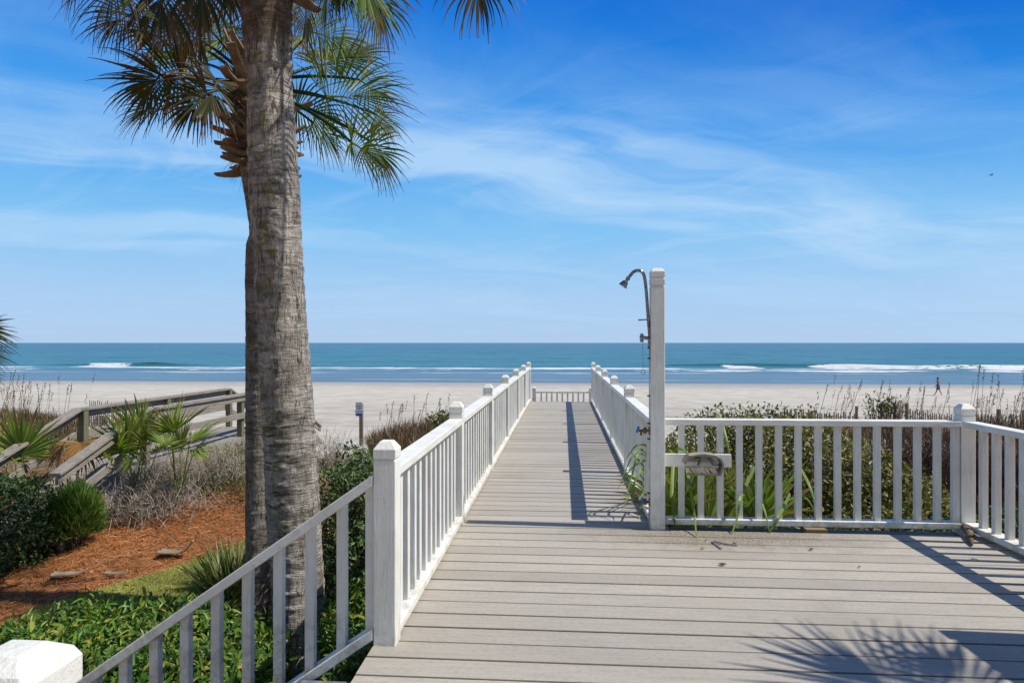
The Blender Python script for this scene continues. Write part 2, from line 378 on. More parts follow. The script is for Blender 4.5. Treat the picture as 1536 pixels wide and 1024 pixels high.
def seamat():
    k = M('sea water'); p = k.pos(); X, Y, Z = k.xyz(p)
    def nx(s, y=0., d=2): return k.noise(k.mapv(p, (s, y, 0)), 1, d, .5)
    deepc = k.ramp(k.math('DIVIDE', Y, 1600.), [(.10, (.022, .125, .145)), (.16, (.018, .12, .148)), (.4, (.008, .088, .128)), (1, (.004, .055, .11))])
    pat = k.noise(k.mapv(p, (.03, .16, 1)), 1, 7, .72)
    deepc = k.mix(k.math('MULTIPLY', k.sm(pat, .40, .62), .8), deepc, (.03, .165, .21))
    pat2 = k.noise(k.mapv(p, (.005, .030, 1), (3, 3, 0)), 1, 6, .7)
    deepc = k.mix(k.math('MULTIPLY', k.math('MULTIPLY', k.sm(pat2, .48, .62), k.sm(Y, 170, 300)), .55), deepc, (.006, .055, .085))
    shal = k.mix(k.sm(k.noise(k.mapv(p, (.012, .13, 1)), 1, 6, .72), .44, .60), (.075, .145, .21), (.07, .105, .115))
    c = k.mix(k.sm(Y, 126, 152), shal, deepc)
    # green, glassy face of the breaking wave
    up = k.sm(k.math('SUBTRACT', Z, SEA), .22, .62)
    up = k.math('MULTIPLY', up, k.sm(Y, 200, 175))
    c = k.mix(up, c, (.035, .075, .045))
    # foam
    fn = k.math('ADD', k.math('MULTIPLY', k.noise(k.mapv(p, (.9, 1.6, 1)), 1, 5, .75), .4), k.math('MULTIPLY', k.noise(k.mapv(p, (.11, .22, 1)), 1, 6, .8), .6)); brk = k.noise(k.mapv(p, (.05, .03, 1)), 1, 4, .6)
    def band(c0, wid, amp, seed, thr):
        cc = k.math('MULTIPLY_ADD', k.math('SUBTRACT', k.noise(k.mapv(p, (.035, 0, 0), (seed, seed, 0)), 1, 4, .6), .5), amp, c0)
        d = k.math('ABSOLUTE', k.math('SUBTRACT', Y, cc))
        lenm = k.noise(k.mapv(p, (.03, 0, 0), (seed*3.1, 0, 5)), 1, 5, .62)
        m = k.math('SUBTRACT', k.math('MULTIPLY_ADD', k.math('SUBTRACT', lenm, .5), 4.2, .85), k.math('DIVIDE', d, wid))
        m = k.math('ADD', m, k.math('MULTIPLY', k.math('SUBTRACT', fn, .5), 1.4))
        return k.sm(m, thr, thr+.35)
    f = k.math('MAXIMUM', band(150, 5.5, 9, 1.7, .25), band(138, 4.5, 14, 4.4, .42))
    f = k.math('MAXIMUM', f, k.math('MULTIPLY', band(127, 3.2, 14, 7.9, .50), .7))
    f = k.math('MAXIMUM', f, k.math('MULTIPLY', band(104, 2.0, 9, 2.9, .50), .4))
    # broken white water where the wave has tipped over
    def patch(x0, x1, e=2.):
        a = k.math('MULTIPLY', k.sm(X, x0-e, x0+e), k.sm(X, x1+e, x1-e))
        return a
    pm = patch(56, 135, 3.); pm = k.math('MAXIMUM', pm, patch(36.5, 45)); pm = k.math('MAXIMUM', pm, patch(-118, -105)); pm = k.math('MAXIMUM', pm, patch(-76, -69))
    t = k.math('MULTIPLY', pm, k.math('MULTIPLY', k.sm(Y, 149, 155), k.sm(k.math('ADD', Y, k.math('MULTIPLY', X, .045)), 170, 166)))
    t = k.sm(k.math('ADD', t, k.math('ADD', k.math('MULTIPLY', k.math('SUBTRACT', fn, .5), 2.2), k.math('MULTIPLY', k.math('SUBTRACT', brk, .5), 1.2))), .74, .92)
    f = k.math('MAXIMUM', f, t)
    c = k.mix(k.math('MULTIPLY', f, .92), c, (.66, .68, .69))
    n1 = k.noise(k.mapv(p, (.35, 1.3, 1)), 1, 5, .6); n2 = k.noise(k.mapv(p, (.05, .16, 1)), 1, 4, .6)
    h = k.math('ADD', k.math('MULTIPLY', n1, .35), k.math('MULTIPLY', n2, 1.1))
    calm = k.sm(Y, 120, 150); st = k.math('MULTIPLY_ADD', calm, .6, .25)
    nd = k.n('Bump', None, Height=h, Strength=st, Distance=.8)
    r = k.math('MAXIMUM', k.math('MULTIPLY', f, .8), .28)
    return k.done(k.bsdf(c, r, nd.outputs[0], spec=.22))
s = link('sea', mesh_np('sea', V, [F]), seamat(), smooth=True)
tag(s, 'blue green ocean with low breaking waves near the shore', kind='structure')
# ------------------------------------------------------------------ decks
PITCH = .1445; BT = .025
def boards(x0, x1, y0, y1, z=0., phase=0.):
    """decking laid across, each board with eased edges"""
    g = G(); n = int(round((y1-y0)/PITCH)); e = .003
    for i in range(n):
        a = y1-(i+1)*PITCH+.0036; b = y1-i*PITCH-.0036
        dz = random.uniform(-.0012, .0012); xa = x0+random.uniform(-.004, .004); xb = x1+random.uniform(-.004, .004)
        pr = [(a, z-BT+dz), (b, z-BT+dz), (b, z-e+dz), (b-e, z+dz), (a+e, z+dz), (a, z-e+dz)]
        V = [(xa, y, q) for y, q in pr]+[(xb, y, q) for y, q in pr]
        F = [(5,4,3,2,1,0), (6,7,8,9,10,11)]+[(j, (j+1) % 6, (j+1) % 6+6, j+6) for j in range(6)]
        g.add(V, F)
    return g
TREAD = plain('blue grey tread', (.10, .12, .15), .6, nz=(40, (.16, .17, .19)))
FY = 4.575
YE = 4.445                                                     # seaward edge of the wide deck
n1 = int((YE+1.6)/PITCH)
deck = empty('deck', (1, 2, -.03), 'wide grey composite deck in the foreground with boards running across', 'deck')
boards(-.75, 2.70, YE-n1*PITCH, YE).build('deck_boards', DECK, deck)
g = G()
for x in (-.70, -.3, .1, .5, .9, 1.3, 1.7, 2.1, 2.62): g.box(x-.019, x+.019, YE-n1*PITCH+.02, YE-.03, -.21, -BT-.003)
g.box(.70, 2.70, YE-.028, YE+.010, -.22, -BT-.003)
g.build('joist', W_JOIST, deck)
g = G(); g.box(.70, 2.70, YE+.013, FY+.06, -.075, -.030); g.build('ledger', TREAD, deck)
walk = empty('boardwalk', (0, 9.2, -.03), 'long narrow grey composite boardwalk leading straight out to the beach', 'boardwalk')
n2 = int((14.05-YE)/PITCH)
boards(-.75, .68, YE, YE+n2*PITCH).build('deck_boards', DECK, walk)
YW = YE+n2*PITCH
g = G()
for x in (-.70, 0., .62): g.box(x-.019, x+.019, YE+.012, YW-.02, -.21, -BT-.003)
g.build('joist', W_JOIST, walk)
for y in (6.4, 8.3, 10.2, 12.1, 13.9):
    for x in (-.62, .56): g = G(); g.box(x-.05, x+.05, y-.05, y+.05, gz(x, y)-.3, -.215); g.build('support_post', W_POST, walk)
# ------------------------------------------------------------------ white railings
GR = 'white painted railings of the deck and boardwalk'
pst = G(); pst.stack(0, 0, [(.0445, -.03), (.0445, .7345)]); POST = pst.mesh('post')
cp_ = G(); cp_.stack(0, 0, [(.0400, .7345), (.0400, .7405), (.0455, .7425), (.0455, .777), (.0440, .7795), (.024, .807), (.020, .8085)]); CAP = cp_.mesh('post_cap')
pk = G(); pk.box(-.019, .019, -.019, .019, .050, .668); PICK = pk.mesh('picket')
for m_ in (POST, CAP, PICK): m_.materials.append(P_Z)
def post(root, x, y, z=0., mesh=None):
    o = link('post', mesh or POST, None, root, loc=(x, y, z), bevel=.004)
    c = link('post_cap', CAP, None, o, loc=(x, y, z), bevel=.002); return o
def rail_run(root, A, B, mat, n, top=.681, bot=.039, skip=(), first=0, pm=None):
    """top rail, bottom rail and n pickets from A to B (deck level points)"""
    A = np.array(A, float); B = np.array(B, float)
    g = G(); g.beam(A+[0, 0, top], B+[0, 0, top], .089, .038); g.build('top_rail', mat, root, bevel=.004)
    g = G(); g.beam(A+[0, 0, bot], B+[0, 0, bot], .089, .038); g.build('bottom_rail', mat, root, bevel=.004)
    for i in range(n):
        p = A+(B-A)*(i+1)/(n+1)
        if i in skip: continue
        o = link('picket', pm or PICK, None, root, loc=p+[random.uniform(-.002, .002), random.uniform(-.002, .002), 0], bevel=.003)
        o.rotation_euler = (0, 0, random.uniform(-.02, .02))
XL, XR = -.705, .610
lw = empty('railing', (XL, 8.4, 0), 'white picket railing along the left side of the long boardwalk', 'railing', GR)
PL = [2.70, 4.50, 6.42, 8.34, 10.26, 12.18, 14.02]
for y in PL: post(lw, XL, y)
for a, b in zip(PL, PL[1:]): rail_run(lw, (XL, a+.0445, 0), (XL, b-.0445, 0), P_Y, 12)
PR = [4.58, 6.38, 8.26, 10.14, 12.02, 13.9]
rw = empty('railing', (XR, 9, 0), 'white picket railing along the right side of the long boardwalk, starting at the shower post', 'railing', GR)
for y in PR[1:]: post(rw, XR, y)
for a, b in zip(PR, PR[1:]): rail_run(rw, (XR, a+.0445, 0), (XR, b-.0445, 0), P_Y, 12)
# seaward rail of the wide deck, just outside its edge
RUST = [(at(1091, 698, 4.53)[0], at(1091, 698, 4.53)[1], .385, .03, .09), (at(1091, 740, 4.53)[0], at(1091, 740, 4.53)[1], .2, .018, .25), (at(998, 694, 4.5)[0], at(998, 694, 4.5)[1], .41, .02, .03)]
P_RUST = paint('white paint with rust stains', 'z', RUST)
fr = empty('railing', (1.6, 4.575, 0), 'white picket railing across the seaward edge of the wide deck', 'railing', GR)
FY = 4.575; CX = 2.575
post(fr, CX, FY+.02)
rail_run(fr, (XR+.045, FY, -.008), (CX-.0445, FY+.018, -.008), P_X, 14, top=.689)
for o in list(fr.children):
    if o.name.startswith('picket') and abs(root_loc(o).x-at(1091, 700, 4.5)[0]) < .05:
        o.data = PICK.copy(); o.data.materials.clear(); o.data.materials.append(P_RUST)
g = G(); g.box(2.62-.066, 2.62-.02, FY+.065, FY+.1, -.02, .735); g.box(CX-.09, CX-.05, FY-.02, FY+.02, .02, .66)
g.build('filler_strip', P_Z, fr, bevel=.003)
sr = empty('railing', (2.6, 3.7, 0), 'short white picket railing along the right hand edge of the deck', 'railing', GR)
rail_run(sr, (CX+.01, FY-.03, 0), (CX+.035, 2.94, 0), P_Y, 12, top=.681)
# towel board on the front rail
tb = G(); x0 = at(997, 690, 4.5)[0]; x1 = at(1093, 690, 4.5)[0]
tb.box(XR+.046, x1, FY-.052, FY-.021, .392, .476)
o = tb.build('mounting_board', P_RUST, fr, bevel=.003)
# blocks under the bottom rail
b = G(); p = atz(1213, 0, 4.5); b.box(p[0]-.066, p[0]+.066, 4.49, 4.60, -.028, .0095)
b.build('spacer_block', W_BLOCK, fr, bevel=.003)
# stair rail, going down to the left
SLP = .70; SY = 2.70
st = empty('railing', (-1.6, SY, -.6), 'sloping white stair railing going down to the left in front of the palm trunk', 'railing', GR)
A = np.array((XL-.047, SY, 0.)); B = np.array((-2.62, SY, -SLP*(2.62+XL-.047)))
g = G(); g.beam(A+[0,0,.655], B+[0,0,.655], .089, .046); g.build('top_rail', P_S, st, bevel=.004)
g = G(); g.beam(A+[0,0,.045], B+[0,0,.045], .089, .046); g.build('bottom_rail', P_S, st, bevel=.004)
x = XL-.066; i = 0
pk2 = G(); pk2.box(-.019, .019, -.019, .019, .055, .648); PICK2 = pk2.mesh('picket'); PICK2.materials.append(P_Z)
while x > -2.55:
    link('picket', PICK2, None, st, loc=(x, SY, SLP*(x-A[0])), bevel=.003); x -= .131 if i else .118; i += 1
post(st, -2.66, SY, B[2])
ns = empty('newel_post', (XL, .83, 0), 'white stair post with a low peaked cap, very close at the bottom left corner', 'post')
o = link('post', POST, None, ns, loc=(XL, .83, 0), bevel=.004)
g = G(); g.stack(XL, .83, [(.043, .7345), (.043, .741), (.054, .743), (.054, .778), (.047, .792), (.026, .806), (.022, .8075)])
g.build('post_cap', P_Z, ns, bevel=.005)
stp = empty('stairs', (-1.5, 1.8, -.6), 'dark grey stair treads dropping away at the left edge of the deck', 'stairs')
TREAD = plain('blue grey tread', (.13, .14, .16), .6, nz=(40, (.20, .20, .21)))
z = -.135; x = -.752
for i in range(6):
    g = G(); g.box(x-.28, x-.004, .9, 2.64, z-.035, z); g.build('tread', TREAD, stp, bevel=.004)
    g = G(); g.box(x-.03, x-.008, .9, 2.64, z-.18, z-.037); g.build('riser', TREAD, stp)
    z -= .185; x -= .262
# lower landing at the end of the boardwalk
ld = empty('landing', (0, 15.6, -.7), 'low landing with steps beyond the far end of the boardwalk', 'landing')
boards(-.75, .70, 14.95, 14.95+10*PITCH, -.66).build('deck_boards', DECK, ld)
for i in range(3):
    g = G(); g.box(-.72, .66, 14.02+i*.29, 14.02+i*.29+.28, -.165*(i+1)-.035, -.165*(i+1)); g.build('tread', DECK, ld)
for x in (-.6, .55):
    g = G(); g.box(x-.05, x+.05, 16.2, 16.3, gz(x, 16.2)-.3, -.69); g.build('support_post', W_POST, ld)
lr = empty('railing', (0, 16.36, -.66), 'small low white railing closing the landing beyond the boardwalk', 'railing', GR)
for x in (-.69, .66): post(lr, x, 16.36, -.66)
rail_run(lr, (-.69+.045, 16.36, -.66), (.66-.045, 16.36, -.66), P_X, 9)
# privacy screen further back on the right (its shadow falls on the deck)
ps = empty('privacy_screen', (2.61, 2.1, 0), 'tall white slatted privacy screen at the right edge of the deck', 'screen')
for y in (2.89, 1.2):
    g = G(); g.stack(2.61, y, [(.0445, -.03), (.0445, 1.38), (.02, 1.41)]); g.build('post', P_Z, ps, bevel=.004)
g = G(); g.beam((2.61, 2.845, 1.33), (2.61, 1.245, 1.33), .089, .038); g.build('top_rail', P_Y, ps)
for i in range(9):
    g = G(); zc = 1.20-.14*i; g.beam((2.61, 2.845, zc), (2.61, 1.245, zc), .022, .118); g.build('slat', P_Y, ps)
# ------------------------------------------------------------------ shower
sx, sy = .609, 4.492
sp = empty('shower_post', (sx, sy, 0), 'tall white square post carrying the outdoor shower pipe', 'post')
g = G(); g.stack(sx, sy, [(.0465, -.03), (.0440, 1.565)]); g.build('post', P_Z, sp, bevel=.004)
g = G(); g.stack(sx, sy, [(.040, 1.565), (.040, 1.572), (.045, 1.576), (.045, 1.612), (.040, 1.616), (.040, 1.622), (.045, 1.626), (.045, 1.660), (.030, 1.680), (.026, 1.683)]); g.build('post_cap', P_Z, sp, bevel=.003)
sh = empty('shower', (sx-.06, sy, 0), 'outdoor shower with curved chrome arm and blue tap handles fixed to the white post', 'shower')
fxp = sx-.058; fy = sy-.01
D = 4.45
def S(px, py): p = at(px, py, D); return (p[0], fy, p[2])
def bez(pts, n=24):
    out = []
    P = [np.array(p) for p in pts]
    for i in range(len(P)-1):
        p0 = P[max(i-1, 0)]; p1 = P[i]; p2 = P[i+1]; p3 = P[min(i+2, len(P)-1)]
        for j in range(n):
            t = j/n; out.append(.5*((2*p1)+(-p0+p2)*t+(2*p0-5*p1+4*p2-p3)*t*t+(-p0+3*p1-3*p2+p3)*t**3))
    out.append(P[-1]); return out
g = G(); g.tube(bez([S(974.2, 507), S(971.5, 475), S(969, 440), S(966.8, 420), S(964, 410), S(958, 406.2), S(951, 407.5), S(945.5, 413), S(941, 419)], 6), .0105, 12); g.build('shower_arm', CHROME, sh, smooth=True)
a = np.array(S(941, 419)); b = np.array(S(934, 429)); dd = (b-a)/np.linalg.norm(b-a)
g = G(); g.tube([a-dd*.012, a+dd*.002, a+dd*.003, a+dd*.016, a+dd*.017, a+dd*.022, a+dd*.052, a+dd*.056, a+dd*.0561], [.014, .014, .010, .010, .016, .019, .029, .029, .026], 20)
g.build('shower_head', CHROME, sh, smooth=False)
g = G(); g.tube([S(974.2, 507), S(974.6, 520)], .015, 12); g.tube([S(972, 507), S(962, 506.5)], .012, 12)
g.tube([S(962.2, 500), S(962.2, 513)], [.010, .012], 12); g.tube([S(965.5, 506), S(959.3, 506.6)], .016, 14); g.build('mixer_valve', CHROME, sh, smooth=False)
g = G(); g.tube([S(974, 479), S(966, 479.6), S(957, 480)], [.0045, .004, .0055], 8); g.build('lever', CHROME, sh, smooth=True)
g = G(); g.tube([S(963.5, 512), S(964, 554)], .0012, 5); c = np.array(S(964, 557.5))
g.tube([c+np.array([math.cos(t)*.014, 0, math.sin(t)*.014]) for t in np.linspace(0, 2*math.pi, 24)], .0018, 6); g.build('pull_chain', CHROME, sh, smooth=True)
PIPE = plain('white plastic pipe', (.62, .60, .55), .45, nz=(30, (.40, .33, .25)))
g = G(); g.tube([S(974.6, 520), S(974.6, 650), S(973.9, 788)], .0085, 10); g.build('supply_pipe', PIPE, sh, smooth=True)
g = G(); g.tube([S(974.6, 511), S(974.6, 518), S(974.6, 523)], [.013, .015, .011], 10); g.build('brass_fitting', BRASS, sh)
for py in (521, 537, 593, 634, 657, 738):
    g = G(); q = S(973.5, py); g.box(q[0]-.013, q[0]+.030, q[1]-.012, q[1]+.012, q[2]-.004, q[2]+.004); g.build('pipe_clip', BLACK, sh)
def tap(x, py, blue_px, ang):
    g = G(); q = lambda px, dy=0: S(px, py+dy)
    g.tube([q(976), q(958)], .0085, 10); g.tube([q(975, -6), q(975, 6)], .013, 10); g.tube([q(967, 4.5), q(967, -5)], .010, 10); g.tube([q(961.5, 1), q(961, 7)], .0075, 10)
    g.tube([q(970), q(964)], .013, 6); g.tube([q(958.5), q(956)], .006, 8)
    b = g.build('tap_body', BRASS, sh)
    h = G(); c = np.array(q(blue_px, -1.5)); ax = np.array([math.cos(ang), 0, math.sin(ang)]); v = np.array([-math.sin(ang), 0, math.cos(ang)])
    for k in range(5):
        t = 2*math.pi*k/5; o_ = c+(v*math.cos(t)+np.array([0, 1, 0])*math.sin(t))*.014
        h.tube([o_-ax*.006, o_-ax*.005, o_+ax*.005, o_+ax*.006], [.007, .010, .010, .007], 8)
    h.tube([c-ax*.007, c+ax*.007], .015, 12); h.tube([c, np.array(q(958.5))], .005, 6)
    h.build('tap_handle', BLUE, b)
tap(0, 645, 956, -.35); tap(0, 751, 963, 0)
# soap shelf: weathered half octagon with slats, screwed to the board
SH = wood('weathered shelf wood', (.36, .335, .30), (.27, .25, .22), (20, 20, 20), .15)
SHP = plain('pale shelf panel', (.62, .59, .53), .8, nz=(25, (.50, .47, .41)))
DS = 4.44
def T(px, py, dy=0.): p = at(px, py, DS); return np.array([p[0], FY-.058-dy, p[2]])
sf = empty('soap_shelf', T(1052, 694), 'weathered wooden half octagon soap shelf screwed to the railing beside the shower', 'shelf')
arch = [(1024, 692), (1030, 681), (1040, 679.6), (1053, 678.2), (1068, 680), (1076, 684), (1079.5, 693), (1075, 709)]
g = G()
for a, b in zip(arch, arch[1:]):
    A0, B0 = T(*a), T(*b); g.bar(A0-np.array([0, .05, 0]), B0-np.array([0, .05, 0]), .011, .10, up=(0, 1, 0.001))
g.build('arch_band', SH, sf)
g = G()
inn = [(1026, 692), (1031, 686), (1041, 683), (1053, 682), (1066, 685), (1072, 692)]
V = [T(x_, y_, .004) for x_, y_ in inn]+[T(x_, y_, .012) for x_, y_ in inn]; n_ = len(inn)
g.add(V, [tuple(range(n_)), tuple(range(2*n_-1, n_-1, -1))]+[(i, i+n_, (i+1) % n_+n_, (i+1) % n_) for i in range(n_)]); g.build('back_panel', SHP, sf)
g = G(); g.bar(T(1024, 695.5, .10), T(1072, 695.5, .10), .012, .014); g.build('middle_bar', SH, sf)
g = G()
for a, b in (((1041, 685), (1049, 685)), ((1049, 685), (1045, 692)), ((1045, 692), (1041, 685))): g.bar(T(*a, .06), T(*b, .06), .008, .05, up=(0, 1, .001))
g.bar(T(1045, 691, .06), T(1045, 697, .06), .008, .05, up=(0, 1, .001)); g.build('triangle_bracket', SH, sf)
g = G(); g.bar(T(1028, 708, .06), T(1076, 708.5, .06), .014, .014); g.build('bottom_bar', SH, sf)
g = G()
for px in (1026, 1033, 1038, 1046, 1053, 1060, 1064): g.bar(T(px, 696, .10), T(px+8, 708, .055), .018 if px != 1046 else .026, .007)
g.build('slat', SHP, sf)
g = G(); g.bar(T(1062, 686, .03), T(1073, 703, .03), .008, .05, up=(0, 1, .001)); g.bar(T(1066, 700, .03), T(1077, 696, .03), .008, .05, up=(0, 1, .001)); g.build('side_bracket', SH, sf)
# ------------------------------------------------------------------ small things lying on the deck
dw = empty('driftwood', atz(1450, 0, 4.2), 'short brown piece of driftwood lying in the right corner of the deck', 'driftwood')
g = G(); a = atz(1444, .03, 4.42); b = atz(1458, .012, 4.02); m_ = (a+b)/2+[.012, 0, .008]
g.tube([a, a*.7+m_*.3, m_, m_*.4+b*.6, b], [.012, .024, .026, .018, .006], 8)
g.tube([m_, m_+(b-m_)*.6+[.03, 0, .02]], [.014, .006], 7)
g.build('wood_piece', wood('driftwood', (.20, .13, .08), (.11, .07, .045), (30, 6, 30)), dw, smooth=True)
cd = G(); pts = [atz(x_, .006, 1228.8/(y_-514)) for x_, y_ in ((1082, 824), (1069, 814), (1072, 813), (1085, 816), (1103, 818.5), (1105, 817), (1100, 814.5))]
cd.tube(bez(pts, 6), .0045, 6)
o = cd.build('cord', plain('purple grey cord', (.18, .14, .17), .8, nz=(120, (.35, .33, .36)))); tag(o, 'thin purplish cord lying in a bent loop on the deck near the shower', 'cord')
LEAFD = plain('dead leaf', (.13, .07, .04), .8)
def curl(px, py, L, name, label, mat=LEAFD, cat='leaf', gr=None, rz=0.):
    d = 1228.8/(py-514); c = atz(px, .0, d); g = G(); V = []; n = 7
    for i in range(n):
        t = i/(n-1); w_ = L*.28*math.sin(math.pi*min(max(t, .03), .97)); x_ = (t-.5)*L; zz_ = .004+L*.5*(t-.5)**2*1.2
        for s_ in (-1, 0, 1): V.append((c[0]+x_*math.cos(rz)-s_*w_*math.sin(rz), c[1]+x_*math.sin(rz)+s_*w_*math.cos(rz), zz_+abs(s_)*w_*.7))
    F = []
    for i in range(n-1):
        for s_ in range(2): F.append((i*3+s_, i*3+s_+1, (i+1)*3+s_+1, (i+1)*3+s_))
    g.add(V, F); o = g.build(name, mat, smooth=True); mo = o.modifiers.new('thick', 'SOLIDIFY'); mo.thickness = .0015
    return tag(o, label, cat, gr)
LG = 'small dead leaves scattered on the deck'
for px, py, L, lab in ((1084, 848, .045, 'largest dark brown dead leaf on the open deck, below the cord'), (1217, 825, .035, 'small dark dead leaf on the deck to the right of the cord'), (1059, 811, .02, 'tiny reddish dead leaf on the deck just left of the cord'), (1289, 851, .02, 'tiny brown leaf speck on the deck near the railing shadow'), (1054, 823, .03, 'pale orange leaf fragment on the deck below the cord')):
    curl(px, py, L, 'dead_leaf', lab, LEAFD if 'orange' not in lab else plain('orange leaf', (.45, .22, .08), .8), 'leaf', LG, rz=random.uniform(-.6, .6))
curl(1461, 841, .04, 'white_petal', 'small white petal lying on the right side of the deck', plain('petal', (.75, .72, .66), .7), 'petal')
# ------------------------------------------------------------------ foliage tools
def nrm(v): return v/(np.linalg.norm(v, axis=-1, keepdims=True)+1e-9)
def leaves(P, D, N, L, Wd, bend=.2, fold=.25):
    """many leaves at once: base points P, directions D, blade normals N, lengths L, widths Wd"""
    D = nrm(D); S_ = nrm(np.cross(D, N)); N = np.cross(S_, D); n = len(P); L = L[:, None]; Wd = Wd[:, None]
    def pt(t, s, dz=0.): return P+D*L*t+S_*Wd*s*.5+N*(L*(-bend*t*t)+Wd*dz)
    V = np.stack([pt(0, 0), pt(.33, -.9, fold), pt(.33, 0), pt(.33, .9, fold), pt(.72, -.75, fold*.8), pt(.72, 0), pt(.72, .75, fold*.8), pt(1, 0)], 1).reshape(-1, 3)
    b = (np.arange(n)*8)[:, None]
    tri = np.concatenate([b+np.array([0, 2, 1]), b+np.array([0, 3, 2]), b+np.array([7, 4, 5]), b+np.array([7, 5, 6])])
    qd = np.concatenate([b+np.array([1, 2, 5, 4]), b+np.array([2, 3, 6, 5])])
    return V, tri, qd
def blades(P, D, L, Wd, droop, n=5, fold=0., tip=.08, side=None, twist=0.):
    """grass-like strips: base points, directions, lengths, widths, droop"""
    m = len(P); D = nrm(D)
    S_ = nrm(np.cross(D, np.array([0, 0, 1.])+RNG.normal(0, .25, (m, 3)))) if side is None else side
    T_ = np.linspace(0, 1, n+1); rows = []
    for t in T_:
        w_ = (Wd*(1-(1-tip)*max(0, (t-.35)/.65)**1.4)*(.75+.25*min(1, t*4)))[:, None]*.5
        c = P+D*(L*t)[:, None]; c = c-np.array([0, 0, 1.])*(droop*L*t**2.2)[:, None]
        rows.append(c-S_*w_); rows.append(c+S_*w_)
    V = np.stack(rows, 1).reshape(-1, 3); k = 2*(n+1); b = (np.arange(m)*k)[:, None]
    F = np.concatenate([b+np.array([2*i, 2*i+1, 2*i+3, 2*i+2]) for i in range(n)])
    return V, F
def join(name, parts, mat, parent=None, **kw):
    """parts: list of (V, [F, ...])"""
    Vs, Fs, off = [], {}, 0
    for V, FL in parts:
        for F in FL:
            if len(F): Fs.setdefault(F.shape[1], []).append(np.asarray(F)+off)
        Vs.append(V); off += len(V)
    return link(name, mesh_np(name, np.concatenate(Vs), [np.concatenate(Fs[k_]) for k_ in sorted(Fs)]), mat, parent, **kw)
def rdir(n): return nrm(RNG.normal(size=(n, 3)))
BARK = wood('twig bark', (.16, .12, .08), (.09, .065, .045), (20, 20, 20))
def shrub(root, c, rad, n, L, Wd, mat, shell=.45, up=.5, power=2.4, zmin=-.9, lump=.16, fine=3.2, seed=0, out=1., stems=9, name='foliage'):
    c = np.array(c, float); rad = np.array(rad, float)
    d = rdir(int(n*1.5)); d = d[d[:, 2] > zmin][:n]; n = len(d)
    k_ = (np.abs(d)**power).sum(1)**(-1/power)                # rounded box
    r = 1+lump*vn(d, fine, 20+seed, 3)*1.3+.05*RNG.normal(size=n)
    depth = 1-shell*RNG.random(n)**2.0
    P = c+d*(k_*r*depth)[:, None]*rad
    N = nrm(d/rad)
    # leaves grow in little whorls on shoots
    sh_ = nrm(N+np.array([0, 0, up])+.45*RNG.normal(size=(n, 3)))
    D = nrm(sh_*out*.7+rdir(n)*.95)
    nn = nrm(np.cross(D, rdir(n))*.6+N*.7+np.array([0, 0, .6]))
    V, t, q = leaves(P, D, nn, L*(.6+.7*RNG.random(n)), Wd*(.7+.5*RNG.random(n)), bend=.15+.1*RNG.random((n, 1)))
    f = join(name, [(V, [t, q])], mat, root)
    if stems:
        g = G(); b0 = np.array([c[0], c[1], gz(c[0], c[1])-.03])
        for i in range(stems):
            e = c+rdir(1)[0]*rad*.8*np.array([1, 1, .6])+[0, 0, rad[2]*.25]; m_ = (b0+e)/2+RNG.normal(0, .06, 3)*rad
            st_ = b0+RNG.normal(0, .05, 3)*[1, 1, 0]
            g.tube([st_, m_, e], [.014, .010, .004], 5)
            for j in range(5):
                e2 = e+RNG.normal(0, .25, 3)*rad; g.tube([m_*.4+e*.6, (m_+e2)/2+[0, 0, .03], e2], [.006, .004, .002], 4)
        g.build('stem', BARK, root)
    return f
def fuzz(root, c, rad, n, L, wd, mat, name='twig'):
    """the finest twigs of a leafless bush"""
    d = rdir(n); P = np.array(c)+d*(RNG.random(n)**.45)[:, None]*np.array(rad)*(1+.25*vn(d, 2.5, 7)[:, None])
    V, F = blades(P, nrm(RNG.normal(0, .8, (n, 3))+d*.5+[0, 0, .35]), L*(.4+.9*RNG.random(n)), wd*(.7+.6*RNG.random(n)), RNG.normal(0, .12, n), 3, tip=.5)
    return join(name, [(V, [F])], mat, root)
def twigs(root, base, n, h, spread_, r0, mat, lean=(0, 0), name='branch', depth=3, kink=.35):
    """a leafless bush of forking twigs"""
    g = G(); base = np.array(base, float)
    def grow(p, d, L, r, dep):
        q = [p]; dd = d.copy()
        for i in range(3):
            dd = dd+RNG.normal(0, kink*.6, 3); dd[2] += .04; dd = dd/np.linalg.norm(dd); q.append(q[-1]+dd*L/3)
        g.tube(q, [r, r*.85, r*.7, r*.5], 3 if dep < depth else 4, cap=False)
        if dep > 0:
            for j in range(random.choice((2, 3, 3))):
                s_ = q[random.choice((1, 2, 3))]; nd = nrm(dd+RNG.normal(0, .6, 3)); grow(s_, nd, L*random.uniform(.5, .8), r*.6, dep-1)
    for i in range(n):
        a = random.uniform(0, 2*math.pi); rr = math.sqrt(random.random())*spread_
        d = np.array([math.cos(a)*random.uniform(.2, 1.1)+lean[0], math.sin(a)*random.uniform(.2, 1.1)+lean[1], random.uniform(.5, 1.2)])
        b = base+[math.cos(a)*rr*.3, math.sin(a)*rr*.3, 0]; b[2] = gz(b[0], b[1])-.02
        grow(b, nrm(d), h*random.uniform(.35, .6), r0*random.uniform(.6, 1.1), depth)
    return g.build(name, mat, root)
